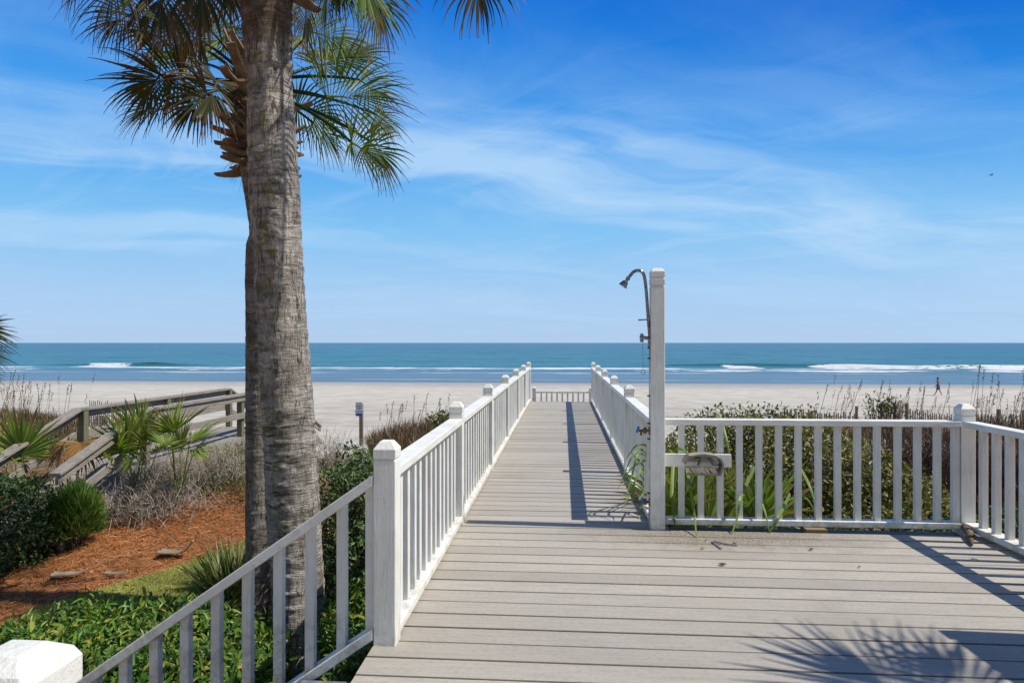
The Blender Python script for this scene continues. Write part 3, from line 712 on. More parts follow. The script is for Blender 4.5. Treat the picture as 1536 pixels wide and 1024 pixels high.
# ------------------------------------------------------------------ palms
def frond_mat(name, stops, tipcol=(.15, .07, .03), trans=.2):
    k = M(name); geo = k.n('NewGeometry'); rnd = geo.outputs['Random Per Island']
    at_ = k.n('Attribute', {'attribute_name': 'tip'}).outputs['Fac']
    col = k.ramp(rnd, stops)
    st_ = k.noise(k.pos(), 9, 3)
    e = k.sm(k.math('ADD', at_, k.math('MULTIPLY', k.math('SUBTRACT', k.math('FRACT', k.math('MULTIPLY', rnd, 13.7)), .5), .7)), .62, 1.0)
    col = k.mix(e, col, k.mix(k.math('FRACT', k.math('MULTIPLY', rnd, 31.1)), tipcol, (.17, .12, .06)))
    b = k.bsdf(col, .5, spec=.22); t = k.n('BsdfTranslucent', None, Color=k.mix(1, col, (1.3, 1.35, .5), 'MULTIPLY'))
    mx = k.n('MixShader'); k.set(mx, 0, trans); k.set(mx, 1, b); k.set(mx, 2, t); return k.done(mx)
FR_G = frond_mat('green palm frond', [(0, (.020, .055, .016)), (.35, (.05, .11, .02)), (.7, (.14, .21, .03)), (1, (.30, .34, .08))])
FR_D = frond_mat('old palm frond', [(0, (.018, .035, .015)), (.4, (.035, .055, .018)), (.75, (.085, .06, .022)), (1, (.18, .10, .04))], (.16, .06, .03), .12)
FR_L = frond_mat('bright palmetto frond', [(0, (.09, .15, .03)), (.5, (.18, .28, .045)), (1, (.34, .42, .10))], (.30, .26, .09), .35)
FR_X = frond_mat('dead palmetto frond', [(0, (.20, .09, .03)), (.4, (.38, .18, .06)), (.7, (.18, .15, .04)), (1, (.42, .30, .14))], (.22, .10, .05), .15)
def frond(root, origin, hast, tip, mat=None, nseg=38, fan=118, droop=.45, arch=.12, pr=.012, seglen=None, costa=.34, cup=.2, name='frond', wmul=1.1, tilt=None):
    """palm leaf: stalk from origin to hast, pleated fan opening towards tip and hanging at its ends"""
    mat = mat or FR_G
    o, h, t = (np.array(v, float) for v in (origin, hast, tip)); f = t-h; Lf = np.linalg.norm(f); f = f/Lf
    parts = []
    # stalk
    m_ = (o+h)/2+np.array([0, 0, arch*np.linalg.norm(h-o)])
    ts = np.linspace(0, 1, 9)[:, None]; C = (1-ts)**2*o+2*ts*(1-ts)*m_+ts**2*h
    g = G(); g.tube(list(C), list(np.linspace(pr*1.5, pr*.8, 9)), 5); 
    pd = C[-1]-C[-2]; pd /= np.linalg.norm(pd)
    # fan frame
    s = np.cross(f, np.array([0, 0, 1.])); s = s/np.linalg.norm(s) if np.linalg.norm(s) > .15 else np.array([1., 0, 0])
    a_ = RNG.normal(0, .25) if tilt is None else tilt; nvec = np.cross(s, f); s = s*math.cos(a_)+nvec*math.sin(a_); nvec = np.cross(s, f)
    if nvec[2] < 0: nvec = -nvec
    Lc = Lf*costa; g.tube([h, h+f*Lc*.5, h+f*Lc-np.array([0,0,.03])], [pr*.8, pr*.5, .003], 4)
    ph = np.linspace(-R(fan), R(fan), nseg)+RNG.normal(0, .012, nseg); dphi = abs(ph[1]-ph[0])
    n = 7; V = np.zeros((nseg, n+1, 3, 3)); A = np.zeros((nseg, n+1, 3))
    for i, p in enumerate(ph):
        cx = max(0., math.cos(p)); st_ = h+f*Lc*cx**1.5*.9
        d = math.cos(p)*f+math.sin(p)*s+nvec*(cup*abs(math.sin(p))-.0); d /= np.linalg.norm(d)
        L_ = (Lf-Lc*cx**1.5*.9)*(.80+.20*cx)*random.uniform(.80, 1.12)
        if abs(p) > R(75): L_ *= random.uniform(.65, .95)
        sd = -math.sin(p)*f+math.cos(p)*s; dr = droop*random.uniform(.5, 1.35); fl = random.uniform(-.12, .12)
        if random.random() < .14: dr *= 1.9
        wb = 2*L_*.38*math.tan(dphi/2)*1.12*wmul
        c = st_.copy(); dd = d.copy()
        for j in range(n+1):
            tt = j/n
            ww = wb*(tt/.36) if tt < .36 else wb*(1-((tt-.36)/.64)**1.25*.93)
            ww = max(ww, .004)*.5
            if j:
                dd = dd+np.array([0, 0, -1.])*dr*(tt**1.6)*.62+sd*fl*tt*.3; dd /= np.linalg.norm(dd); c = c+dd*L_/n
            V[i, j, 0] = c-sd*ww-nvec*ww*.45; V[i, j, 1] = c; V[i, j, 2] = c+sd*ww-nvec*ww*.45; A[i, j] = tt
    V = V.reshape(-1, 3); base = (np.arange(nseg)*(n+1)*3)[:, None]
    F = np.concatenate([base+np.array([3*j+q, 3*j+q+1, 3*j+q+4, 3*j+q+3]) for j in range(n) for q in (0, 1)])
    gv = np.concatenate(g.V)
    FL = [np.array(g.F[k_])+len(V) for k_ in g.F]
    o_ = join(name, [(np.concatenate([V, gv]), [F]+FL)], mat, root)
    at_ = o_.data.attributes.new('tip', 'FLOAT', 'POINT'); at_.data.foreach_set('value', np.concatenate([A.ravel(), np.zeros(len(gv))]).astype(np.float32))
    return o_
def trunkmat(name, moss, zbrown=None, dark=0.):
    k = M(name); p = k.pos(); X, Y, Z = k.xyz(p)
    wz = k.math('MULTIPLY_ADD', k.noise(p, 3.0, 3), .10, Z)
    q = k.n('CombineXYZ', None, i0=X, i1=Y, i2=wz).outputs[0]
    ring = k.noise(k.mapv(q, (3.5, 3.5, 36)), 1, 5, .7, .6); ring2 = k.noise(k.mapv(q, (8, 8, 150)), 1, 3, .6)
    crk = k.noise(k.mapv(p, (42, 42, 6.5)), 1, 6, .72, 1.1); sel = k.sm(k.noise(k.mapv(p, (2.2, 2.2, 1.1)), 1, 4, .6), .40, .60); pat = k.noise(p, 6, 6, .72); fine = k.noise(k.mapv(p, (1, 1, .5)), 75, 5, .75)
    col = k.mix(k.sm(pat, .40, .60), (.46, .42, .36), (.84, .76, .68))
    col = k.mix(k.math('MULTIPLY', k.sm(ring, .50, .63), k.math('MULTIPLY_ADD', sel, -.6, .88)), col, (.07, .058, .046))
    col = k.mix(k.math('MULTIPLY', k.sm(crk, .50, .60), k.math('MULTIPLY_ADD', sel, .6, .28)), col, (.055, .045, .034))
    col = k.mix(k.math('MULTIPLY', k.sm(fine, .52, .66), .55), col, (.62, .56, .48))
    blot = k.noise(k.mapv(p, (1, 1, .8), (4, 2, 9)), 7, 5, .7)
    col = k.mix(k.math('MULTIPLY', k.sm(blot, .58, .66), .6), col, (.075, .07, .062))
    mz = k.math('MULTIPLY', k.sm(k.noise(p, 11, 5, .7), .50, .66), moss)
    side = k.sm(k.math('ADD', X, k.math('MULTIPLY', Y, .6)), moss_x+.10, moss_x-.10) if moss else 0.
    col = k.mix(k.math('MULTIPLY', mz, side), col, (.25, .25, .05))
    lich = k.math('MULTIPLY', k.sm(k.noise(k.mapv(p, (1, 1, 1), (9, 0, 0)), 16, 4, .6), .63, .68), .6)
    col = k.mix(lich, col, (.50, .49, .42))
    if zbrown: col = k.mix(k.math('MULTIPLY', k.sm(k.math('ADD', Z, k.math('MULTIPLY', pat, .25)), zbrown, zbrown+.22), .7), col, k.mix(k.sm(ring2, .4, .6), (.16, .085, .045), (.09, .05, .03)))
    if dark: col = k.mix(dark, col, (.07, .06, .05))
    h = k.math('ADD', k.math('MULTIPLY', ring, -1.1), k.math('ADD', k.math('MULTIPLY', crk, -1.2), k.math('ADD', k.math('MULTIPLY', ring2, .4), k.math('MULTIPLY', fine, .35))))
    return k.done(k.bsdf(col, .92, k.bump(h, 1., .05), spec=.12))
def trunk(root, pts, mat, nth=110, dz=.012, ringamp=.05, seed=0, name='trunk'):
    """pts: (x, y, z, r) from the ground up; ringed, cracked palm trunk"""
    pts = np.array(pts, float); zs = np.arange(pts[0, 2], pts[-1, 2], dz); th = np.linspace(0, 2*math.pi, nth, endpoint=False)
    Z, TH = np.meshgrid(zs, th, indexing='ij')
    cx = np.interp(Z, pts[:, 2], pts[:, 0]); cy = np.interp(Z, pts[:, 2], pts[:, 1]); r = np.interp(Z, pts[:, 2], pts[:, 3])
    U = np.stack([np.cos(TH), np.sin(TH), Z], -1)
    ph = Z+.05*vn(U, (1.5, 1.5, 1.5), seed+1, 2); saw = (ph/.115+.3*vn(U, (2, 2, 3), seed+4)) % 1
    r2 = r*(1+ringamp*(saw**1.5-.5)*1.2*(.6+.8*vn(U, (2, 2, 4), seed+9))+.028*vn(U, (1.2, 1.2, 2.2), seed+2, 2)
            +.010*vn(U, (3, 3, 42), seed+3, 2)-.020*np.clip(vn(U, (16, 16, 6), seed+5, 2)-.15, 0, 1)-.022*np.clip(vn(U, (2, 2, 30), seed+6, 2)-.25, 0, 1))
    V = np.stack([cx+np.cos(TH)*r2, cy+np.sin(TH)*r2, Z], -1).reshape(-1, 3); nz = len(zs)
    i = np.arange((nz-1)*nth); a = i//nth; b = i % nth; b2 = (b+1) % nth
    F = np.stack([a*nth+b, a*nth+b2, (a+1)*nth+b2, (a+1)*nth+b], -1)
    return link(name, mesh_np(name, V, [F]), mat, root, smooth=True)
BOOT = wood('palm boot fibre', (.27, .20, .135), (.14, .10, .065), (14, 14, 14), .5)
def boots(root, axis, r, z0, z1, n, mat=None, L=.24, cam_only=False):
    """old leaf bases round the head of the trunk"""
    for i in range(n):
        f = i/(n-1); z = z0+(z1-z0)*f+random.uniform(-.03, .03); az = i*2.39996+random.uniform(-.25, .25)
        el = R(random.uniform(-18, 14))+f*R(58)
        l_ = L*random.uniform(.65, 1.25)*(1.6 if random.random() < .12 else 1); d = np.array([math.cos(az)*math.cos(el), math.sin(az)*math.cos(el), math.sin(el)])
        sd = np.array([-math.sin(az), math.cos(az), 0]); u_ = np.cross(d, sd)
        g = G(); V = []; F = []; prof = [(-.25, .085, .024), (0, .080, .032), (.35, .064, .028), (.75, .048, .020), (1., .050, .014)]
        tw = random.uniform(-.25, .25)
        for t, w_, h_ in prof:
            c = np.array([axis[0], axis[1], z])+d*(r*1.0+t*l_)+u_*(.04*t*t)+np.array([0,0,-.05*t*(1-f)])
            a_ = tw*t
            for q in range(8):
                an = 2*math.pi*q/8; V.append(c+sd*math.cos(an+a_)*w_*(1 if random.random() < .8 else .86)+u_*math.sin(an+a_)*h_)
        for j in range(len(prof)-1):
            for q in range(8): F.append((j*8+q, j*8+(q+1) % 8, (j+1)*8+(q+1) % 8, (j+1)*8+q))
        m_ = (len(prof)-1)*8; F.append(tuple(m_+q for q in range(8)))
        g.add(V, F); g.build('leaf_boot', mat or BOOT, root, smooth=False)
    # fibre matting
    m = 500; az = RNG.random(m)*6.28; zz_ = z0+(z1-z0)*RNG.random(m)
    P = np.stack([axis[0]+np.cos(az)*r, axis[1]+np.sin(az)*r, zz_], -1); D = np.stack([np.cos(az), np.sin(az), RNG.normal(.1, .9, m)], -1)+RNG.normal(0, .4, (m, 3))
    V, F = blades(P, D, .10+.12*RNG.random(m), .004+.004*RNG.random(m), .5+0*az, 3)
    join('fibre', [(V, [F])], BOOT, root)
# ------------------------------------------------------------------ the tall palm in front
D1 = 4.7
def tp(px, py, d, rpx): p = at(px, py, d); return (p[0], p[1], p[2], rpx/1024*d)
T1 = [tp(453, 1075, D1, 41), tp(452, 1010, D1, 38), tp(448, 900, D1, 38), tp(442, 800, D1, 39), tp(436.5, 700, D1, 38.5), tp(431, 600, D1, 38), tp(426, 520, D1, 36.5), tp(421, 450, D1, 36),
      tp(412.5, 300, D1, 36.5), tp(407.5, 200, D1, 35.5), tp(404.5, 112, D1, 31.5), tp(404, 104, D1, 34.5), tp(403, 80, D1, 33.5), tp(400, 20, D1, 37), tp(399.5, -30, D1, 40), tp(399, -110, D1, 40)]
T1[0] = T1[0][:2]+(gz(T1[0][0], T1[0][1])-.05, .20)
pt1 = T1[5]; moss_x = pt1[0]+.6*pt1[1]-.06
palm1 = empty('palm_tree', (T1[0][0], T1[0][1], T1[0][2]), 'tall palm with the thickest ringed grey trunk, its crown above the picture', 'palm tree', 'cabbage palms beside the deck')
trunk(palm1, T1, trunkmat('front palm bark', .9, 3.22), seed=3)
c1x, c1y, c1z = T1[-1][0], T1[-1][1], T1[-1][2]
boots(palm1, (c1x, c1y), .19, c1z-.42, c1z+.25, 34)
o1 = np.array([c1x, c1y, c1z+.15])
F1 = [(180, -50, 4.3, 140, 75, 4.2, 1), (460, 0, 5.2, 455, 95, 5.3, 1), (245, -35, 4.6, 235, 95, 4.5, 1), (300, -50, 4.7, 305, 80, 4.7, 1), (130, -70, 4.9, 85, 20, 4.8, 1), (225, 4, 4.9, 165, 66, 4.85, 1), (340, -40, 5.1, 348, 50, 5.2, 1),
      (490, -40, 4.8, 490, 78, 4.8, 0), (535, -60, 4.8, 575, 62, 4.8, 0), (610, -115, 4.4, 665, -25, 4.3, 0), (716, -52, 4.4, 722, 60, 4.35, 1), 
      (330, -260, 5.2, 270, -330, 5.3, 0), (200, 20, 5.1, 120, 60, 5.1, 1), (560, -20, 5.1, 590, 90, 5.2, 0), (430, -130, 5.9, 450, -60, 6.3, 0), (270, -170, 5.4, 200, -190, 5.6, 0), (290, -70, 5.3, 265, 25, 5.4, 1), (505, -50, 5.4, 520, 40, 5.5, 1)]
for hx, hy, hd, tx, ty, td, k_ in F1:
    h = at(hx, hy, hd); dd = h-o1; st_ = o1+np.array([dd[0], dd[1], 0])/max(.1, np.hypot(dd[0], dd[1]))*.12
    frond(palm1, st_, h, at(tx, ty, td), FR_D if k_ else FR_G, nseg=40, droop=.7 if k_ else .5, arch=.25, fan=112, tilt=.05 if hx == 716 else random.choice((-1, 1))*random.uniform(.2, .9))
# ------------------------------------------------------------------ the second palm behind it
D2 = 5.9
T2 = [tp(392, 905, 5.8, 26), tp(391, 860, 5.8, 22), tp(392, 700, 5.85, 22.5), tp(393, 560, D2, 23.5), tp(394, 420, D2, 24.5), tp(394, 368, D2, 23.5), tp(394, 352, D2, 19), tp(393, 338, D2, 18.5), tp(388, 300, D2, 19.5), tp(386, 255, D2, 24), tp(386, 180, D2, 30), tp(386, 120, D2, 22)]
T2[0] = T2[0][:2]+(gz(T2[0][0], T2[0][1])-.05, .165)
moss_x = T2[3][0]+.6*T2[3][1]+.1
palm2 = empty('palm_tree', T2[0][:3], 'thinner palm with a shaggy collar of cut leaf bases, half hidden behind the thick trunk', 'palm tree', 'cabbage palms beside the deck')
trunk(palm2, T2, trunkmat('rear palm bark', .7, None, .42), nth=80, seed=31, ringamp=.03)
boots(palm2, (T2[9][0], T2[9][1]), .15, T2[9][2]-.02, T2[11][2]+.05, 98, L=.22)
o2 = np.array([T2[10][0], T2[10][1], T2[11][2]-.08])
F2 = [(490, 146, 5.7, 630, 140, 5.6, 0, .40), (527, 213, 5.5, 602, 262, 5.4, 0, .5), (446, 160, 6.5, 540, 205, 6.6, 0, .6), (468, 48, 6.2, 575, 75, 6.2, 0, .8), (440, 60, 6.8, 500, 100, 7., 0, .7), (505, 95, 6.6, 590, 60, 6.8, 0, .6),
      (272, 116, 5.6, 140, 135, 5.4, 1, .45), (326, 122, 5.5, 290, 205, 5.3, 1, .6), (293, 22, 5.8, 225, 70, 5.7, 1, .9), (345, 40, 6.6, 335, 100, 6.8, 0, .5), (300, 95, 6.4, 215, 60, 6.7, 0, .5), (265, 55, 6.4, 170, 50, 6.6, 1, .7),
      (330, 60, 6.2, 290, 10, 6.3, 0, .4), (440, 10, 6.3, 470, -60, 6.4, 0, .4), (240, 112, 5.9, 190, 180, 5.9, 1, .6), (375, 20, 7., 370, 70, 7.4, 0, .6), (560, 170, 6.1, 600, 215, 6.1, 0, .7), (555, 212, 5.6, 610, 280, 5.5, 0, .5), (480, 100, 6.4, 560, 60, 6.5, 0, .5), (470, 185, 6.3, 530, 240, 6.3, 0, .6), (300, 60, 5.9, 230, 30, 6.0, 1, .6), (250, 150, 6.2, 165, 190, 6.2, 1, .5), (540, 120, 5.8, 610, 170, 5.7, 0, .7), (310, 140, 5.4, 240, 200, 5.3, 1, .7)]
for hx, hy, hd, tx, ty, td, k_, dr in F2:
    h = at(hx, hy, hd); frond(palm2, o2+RNG.normal(0, .04, 3), h, at(tx, ty, td), FR_D if k_ else FR_G, nseg=40, droop=dr*.8, arch=.10, fan=118, pr=.013, tilt=random.choice((-1, 1))*random.uniform(.55, 1.15))
# hanging brown leaf on the far side of the shaggy collar
# ------------------------------------------------------------------ palm at the left edge, mostly outside the picture
p0 = atz(-95, 0, 8.2); p0[2] = gz(p0[0], p0[1])
palm3 = empty('palm_tree', p0, 'young palm at the left edge of the picture showing only the tips of its fronds', 'palm tree', 'cabbage palms beside the deck')
trunk(palm3, [(p0[0], p0[1], p0[2]-.1, .16), (p0[0], p0[1], 1.15, .14)], trunkmat('young palm bark', 0.), nth=40, dz=.03, seed=8)
o3 = np.array([p0[0], p0[1], 1.1])
for hx, hy, hd, tx, ty, td in ((-50, 488, 8., 24, 496, 7.9), (-48, 520, 8.1, 22, 535, 8.1), (-52, 545, 7.9, 16, 572, 7.9), (-60, 500, 8.2, 10, 470, 8.2), (-75, 430, 8.4, -20, 400, 8.6), (-140, 430, 8., -220, 420, 8.), (-100, 380, 8.3, -90, 300, 8.5), (-140, 500, 8.6, -220, 540, 8.8)):
    frond(palm3, o3, at(hx, hy, hd), at(tx, ty, td), FR_G, nseg=36, droop=.16, arch=.1, tilt=.9)
# ------------------------------------------------------------------ palm to the right of the deck, shading its corner
q0 = np.array([5.3, .9, 0.]); q0[2] = gz(5.3, .9)
palm4 = empty('palm_tree', q0, 'palm right of the deck outside the picture, casting a frond shadow on the boards', 'palm tree', 'cabbage palms beside the deck')
trunk(palm4, [(q0[0], q0[1], q0[2]-.1, .2), (q0[0], q0[1], 3.3, .17)], trunkmat('right palm bark', 0.), nth=40, dz=.03, seed=9)
o4 = np.array([q0[0], q0[1], 3.25])
def shadow_src(px, py, h):
    d = 1228.8/(py-514); p = atz(px, 0, d); return p+np.array([sv.x, sv.y, sv.z])/sv.z*h
frond(palm4, o4, shadow_src(1420, 1070, 2.5), shadow_src(1140, 945, 2.3), FR_G, nseg=28, droop=.05, fan=74, cup=.05, tilt=0., wmul=1.2)
frond(palm4, o4, shadow_src(1490, 1060, 2.6), shadow_src(1330, 942, 2.4), FR_G, nseg=15, droop=.08, fan=60, cup=.05, tilt=0.)
for a in range(7):
    an = R(-150+a*48); dd = np.array([math.cos(an), math.sin(an), 0.])
    frond(palm4, o4, o4+dd*1.0+[0, 0, .3], o4+dd*1.9+[0, 0, .1], FR_G, nseg=24, droop=.4)
# ------------------------------------------------------------------ saw palmettos
def palmetto(label, base, fans, mat=FR_L, group='palmettos on the dune', droop=.12, dead=(), nseg=26, fan=105, grow=1.22):
    b = np.array(base, float); b[2] = gz(b[0], b[1])
    r_ = empty('palmetto', b, label, 'palmetto', group)
    for i, (hx, hy, hd, tx, ty, td) in enumerate(fans):
        frond(r_, b+RNG.normal(0, .03, 3)*[1, 1, 0], at(hx, hy, hd), at(hx+(tx-hx)*grow, hy+(ty-hy)*grow, td), FR_X if i in dead else mat, nseg=nseg, fan=fan, droop=.45 if i in dead else droop*random.uniform(.6, 1.6), pr=.006, costa=.12, cup=.35, arch=.05, wmul=1.45)
    return r_
palmetto('palmetto with dark green upright fan at the far left edge, left of the dead one', at(34, 720, 8.), [(33, 682, 7.9, 26, 622, 7.8), (36, 684, 8., 60, 640, 8.1), (22, 690, 7.8, -22, 668, 7.7), (5, 690, 8.1, -5, 640, 8.2), (60, 690, 8.2, 84, 676, 8.2)])
palmetto('palmetto with drooping dead orange brown fans, beside the foot of the old handrail', at(105, 715, 8.), [(93, 668, 7.9, 84, 702, 7.8), (121, 664, 8., 122, 708, 7.9), (104, 672, 8.2, 103, 655, 8.2), (84, 676, 8.1, 70, 700, 8.)], dead=(0, 1, 3, 2))
palmetto('palmetto with stiff upright green fans in front of the old handrail', at(205, 712, 8.3), [(178, 678, 8.2, 168, 618, 8.1), (188, 676, 8.2, 193, 618, 8.2), (211, 655, 8.4, 210, 604, 8.4), (218, 668, 8.2, 234, 622, 8.2), (165, 690, 8., 143, 674, 8.), (196, 690, 7.9, 185, 712, 7.8), (236, 676, 8., 262, 660, 8.), (205, 662, 8.6, 222, 606, 8.7)])
palmetto('yellow green palmetto with a wide open fan below the handrail post', at(270, 708, 8.4), [(256, 646, 8.3, 268, 597, 8.3), (260, 648, 8.3, 300, 616, 8.3), (284, 664, 8.2, 326, 645, 8.1), (250, 668, 8.1, 228, 640, 8.1), (292, 674, 8.1, 312, 690, 8.), (270, 672, 8.5, 280, 632, 8.6)])
GRR = 'palmettos behind the deck railing'
palmetto('large green palmetto pressing against the railing just right of the shower post', at(1035, 830, 5.1), [(1026, 800, 5.0, 1018, 668, 4.95), (1060, 800, 4.95, 1066, 690, 4.9), (1008, 790, 5.0, 978, 690, 4.9), (1040, 770, 5.3, 1030, 655, 5.3), (1075, 810, 5., 1100, 730, 5.1)], FR_L, GRR, .2, nseg=20, fan=60, grow=1.)
palmetto('bright green palmetto filling the gap in the railing right of the soap shelf', at(1140, 830, 5.2), [(1128, 800, 5.1, 1108, 672, 5.1), (1140, 800, 5.0, 1142, 668, 4.95), (1155, 805, 5.2, 1185, 700, 5.3), (1110, 800, 5.3, 1090, 690, 5.4), (1165, 812, 5.0, 1206, 742, 5.0)], FR_L, GRR, .25, nseg=20, fan=60, grow=1.)
# long leaves hanging through the railings on to the boards
BLD = leaf_mat('strap leaf', [(0, (.10, .17, .03)), (.6, (.20, .30, .05)), (1, (.34, .40, .10))], .35)
sl_ = empty('strap_leaf_plant', atz(1050, -1.1, 5.), 'plant with long narrow yellow green leaves hanging through the railing over the deck edge', 'plant')
def strap(pts, w0, w1=None):
    P = bez([np.array(p) for p in pts], 6); n = len(P); V = []; 
    for i, p in enumerate(P):
        t = P[min(i+1, n-1)]-P[max(i-1, 0)]; s = np.cross(t, np.array([.15, -1., .25])); s /= np.linalg.norm(s)+1e-9
        w = w0*(1-(i/(n-1))**2*.9); V += [p-s*w, p+np.array([0, -.3*w, 0]), p+s*w]
    F = []
    for i in range(n-1): F += [(3*i, 3*i+1, 3*i+4, 3*i+3), (3*i+1, 3*i+2, 3*i+5, 3*i+4)]
    g = G(); g.add(V, F); return g
for pts in ([at(1030, 700, 4.75), at(1036, 735, 4.42), at(1042, 775, 4.36), at(1045, 811, 4.18)], [at(1132, 700, 4.8), at(1112, 745, 4.42), at(1106, 775, 4.36), at(1094, 812, 4.25)],
            [at(1120, 760, 4.8), at(1136, 742, 4.6), at(1146, 762, 4.40), at(1154, 797, 4.30)], [at(1185, 740, 4.8), at(1172, 768, 4.38), at(1158, 792, 4.32), at(1151, 799, 4.32)],
            [at(1010, 690, 4.8), at(1008, 740, 4.6), at(1011, 775, 4.47), at(1014, 794, 4.40)], [at(998, 690, 4.8), at(1015, 674, 4.5), at(1026, 675, 4.44), at(1035, 682, 4.38)], [at(1060, 790, 4.8), at(1080, 763, 4.7), at(1110, 752, 4.6), at(1125, 760, 4.6)],
            [at(1200, 700, 5.), at(1215, 730, 4.8), at(1228, 775, 4.7)], [at(1190, 760, 4.8), at(1210, 748, 4.8), at(1232, 790, 4.8)], [at(1078, 620, 5.4), at(1090, 660, 5.2), at(1100, 720, 5.1)]):
    strap(pts, .0125).build('leaf', BLD, sl_)
for pts in ([at(990, 720, 5.3), at(968, 678, 4.9), at(950, 682, 4.75), at(926, 735, 4.65)], [at(990, 700, 5.3), at(975, 672, 4.9), at(955, 668, 4.8), at(938, 690, 4.8)], [at(985, 700, 5.2), at(960, 680, 4.8), at(948, 712, 4.7), at(938, 752, 4.6)],
            [at(980, 710, 5.1), at(962, 705, 4.8), at(945, 740, 4.7), at(930, 770, 4.6)], [at(985, 760, 5.0), at(965, 740, 4.8), at(960, 770, 4.7), at(955, 800, 4.5)], [at(990, 690, 5.2), at(968, 690, 4.85), at(950, 700, 4.8), at(932, 720, 4.8)]):
    strap(pts, .009).build('leaf', BLD, sl_)
# ------------------------------------------------------------------ shrubs and hedges
LF_G = leaf_mat('glossy hedge leaves', [(0, (.028, .095, .02)), (.3, (.075, .18, .025)), (.65, (.15, .28, .035)), (.88, (.28, .36, .05)), (1, (.46, .38, .10))], .3, .42, .35)
LF_D = leaf_mat('dark shrub leaves', [(0, (.022, .065, .022)), (.5, (.06, .13, .035)), (.85, (.12, .19, .05)), (1, (.28, .30, .12))], .2, .45, .35)
LF_O = leaf_mat('olive hedge leaves', [(0, (.035, .055, .015)), (.4, (.11, .13, .026)), (.75, (.24, .23, .045)), (.93, (.36, .29, .07)), (1, (.50, .46, .30))], .2, .5, .3)
LF_N = leaf_mat('needle shrub leaves', [(0, (.05, .12, .02)), (.6, (.13, .25, .04)), (1, (.28, .36, .09))], .3)
hd = empty('hedge', atz(150, -1.15, 4.3), 'clipped bright green hedge with glossy leaves below the stair railing in the lower left', 'hedge')
for i, (px, d, rx, ry) in enumerate(((-60, 3.8, .55, .6), (90, 4.2, .60, .72), (170, 4.2, .60, .78), (275, 4.2, .6, .72), (60, 3.5, .6, .6), (200, 3.5, .6, .6), (290, 3.7, .36, .5))):
    c = atz(px, -.98, d); shrub(hd, c, (rx, ry, .44), 8500, .068, .024, LF_G, shell=.5, up=.9, zmin=-.3, seed=i, stems=4)
hb = empty('hedge', atz(480, -1.15, 4.1), 'glossy green hedge at the foot of the thick palm trunk, seen between stair balusters', 'hedge')
for i, (px, d, rx, ry, z_) in enumerate(((330, 4.5, .32, .35, -1.15), (345, 3.8, .22, .4, -1.12), (550, 4.6, .26, .45, -.92), (572, 4.0, .28, .4, -.95), (565, 3.5, .26, .4, -1.1))):
    c = atz(px, z_, d); shrub(hb, c, (rx, ry, .48), 5200, .066, .024, LF_G, shell=.55, up=.9, zmin=-.4, seed=20+i, stems=4)
sb = empty('shrub', atz(8, -1.12, 6.9), 'rounded dark green shrub at the left edge beside the pine straw', 'shrub', 'garden shrubs')
shrub(sb, atz(-8, -.68, 6.9), (.47, .52, .50), 7500, .050, .027, LF_D, shell=.4, up=.3, power=3, lump=.08, seed=31)
ns_ = empty('shrub', atz(115, -1.12, 7.5), 'upright shrub with long narrow bright green leaves between the round shrub and the pine straw', 'shrub', 'garden shrubs')
n = 3000; c = atz(112, -.72, 7.3); d = rdir(n); d[:, 2] = np.abs(d[:, 2])*1.3-.5; d = nrm(d)
P = c+d*np.array([.22, .24, .36])*(.55+.45*RNG.random(n))[:, None]; Dn = nrm(d*[.8, .8, .5]+[0, 0, .9]+RNG.normal(0, .3, (n, 3)))
V, t, q = leaves(P, Dn, nrm(d+[0, 0, .2]+RNG.normal(0, .4, (n, 3))), .11+.07*RNG.random(n), .010+.006*RNG.random(n), bend=.12)
join('foliage', [(V, [t, q])], LF_N, ns_)
g = G()
for i in range(14):
    e = c+np.array([random.uniform(-.2, .2), random.uniform(-.2, .2), random.uniform(.0, .3)]); g.tube([(c[0]+random.uniform(-.08, .08), c[1]+random.uniform(-.08, .08), gz(c[0], c[1])-.03), (c+e)/2-[0, 0, .1], e], [.012, .008, .003], 5)
g.build('stem', BARK, ns_)
db = empty('shrub', atz(530, -1.2, 6.), 'large dark rounded shrub between the palm trunk and the boardwalk', 'shrub', 'garden shrubs')
for i, (px, d, z_, r3) in enumerate(((535, 5.9, -.50, (.36, .5, .72)), (566, 6.9, -.62, (.38, .6, .68)), (600, 8., -.9, (.36, .7, .60)))):
    shrub(db, atz(px, z_, d), r3, 6500, .048, .025, LF_D if i == 0 else LF_O, shell=.4, up=.35, lump=.12, seed=40+i)
HG = 'hedge shrubs beyond the deck railing'
HR = [('tall olive green hedge shrub behind the railing beside the shower post', [(1020, 6.7, -.62, (.5, .6, .80)), (1090, 7.2, -.42, (.74, .9, .86)), (1175, 7.3, -.42, (.74, .9, .90))], 12000),
      ('olive green hedge shrub beyond the middle of the seaward railing, sloping down to the right', [(1262, 6.9, -.60, (.62, .9, .82)), (1335, 6.5, -.74, (.55, .8, .76))], 9500),
      ('low leafy hedge shrub close behind the right half of the seaward railing', [(1210, 5.6, -.88, (.5, .55, .66)), (1310, 5.5, -.86, (.55, .55, .68)), (1400, 5.5, -.80, (.5, .55, .72))], 5500),
      ('low green hedge shrub outside the railing at the right edge', [(1490, 5.3, -.85, (.55, .6, .72)), (1590, 5.1, -.85, (.6, .6, .72)), (1700, 4.6, -.85, (.6, .7, .7))], 5200)]
for j, (lab, cs, n) in enumerate(HR):
    r_ = empty('shrub', atz(cs[0][0], -1.15, cs[0][1]), lab, 'shrub', HG)
    for i, (px, d, z_, r3) in enumerate(cs):
        shrub(r_, atz(px, z_, d), r3, n, .050, .026, LF_O if j < 3 else LF_D, shell=.35, up=.3, lump=.09, fine=4, seed=60+10*j+i, stems=6)
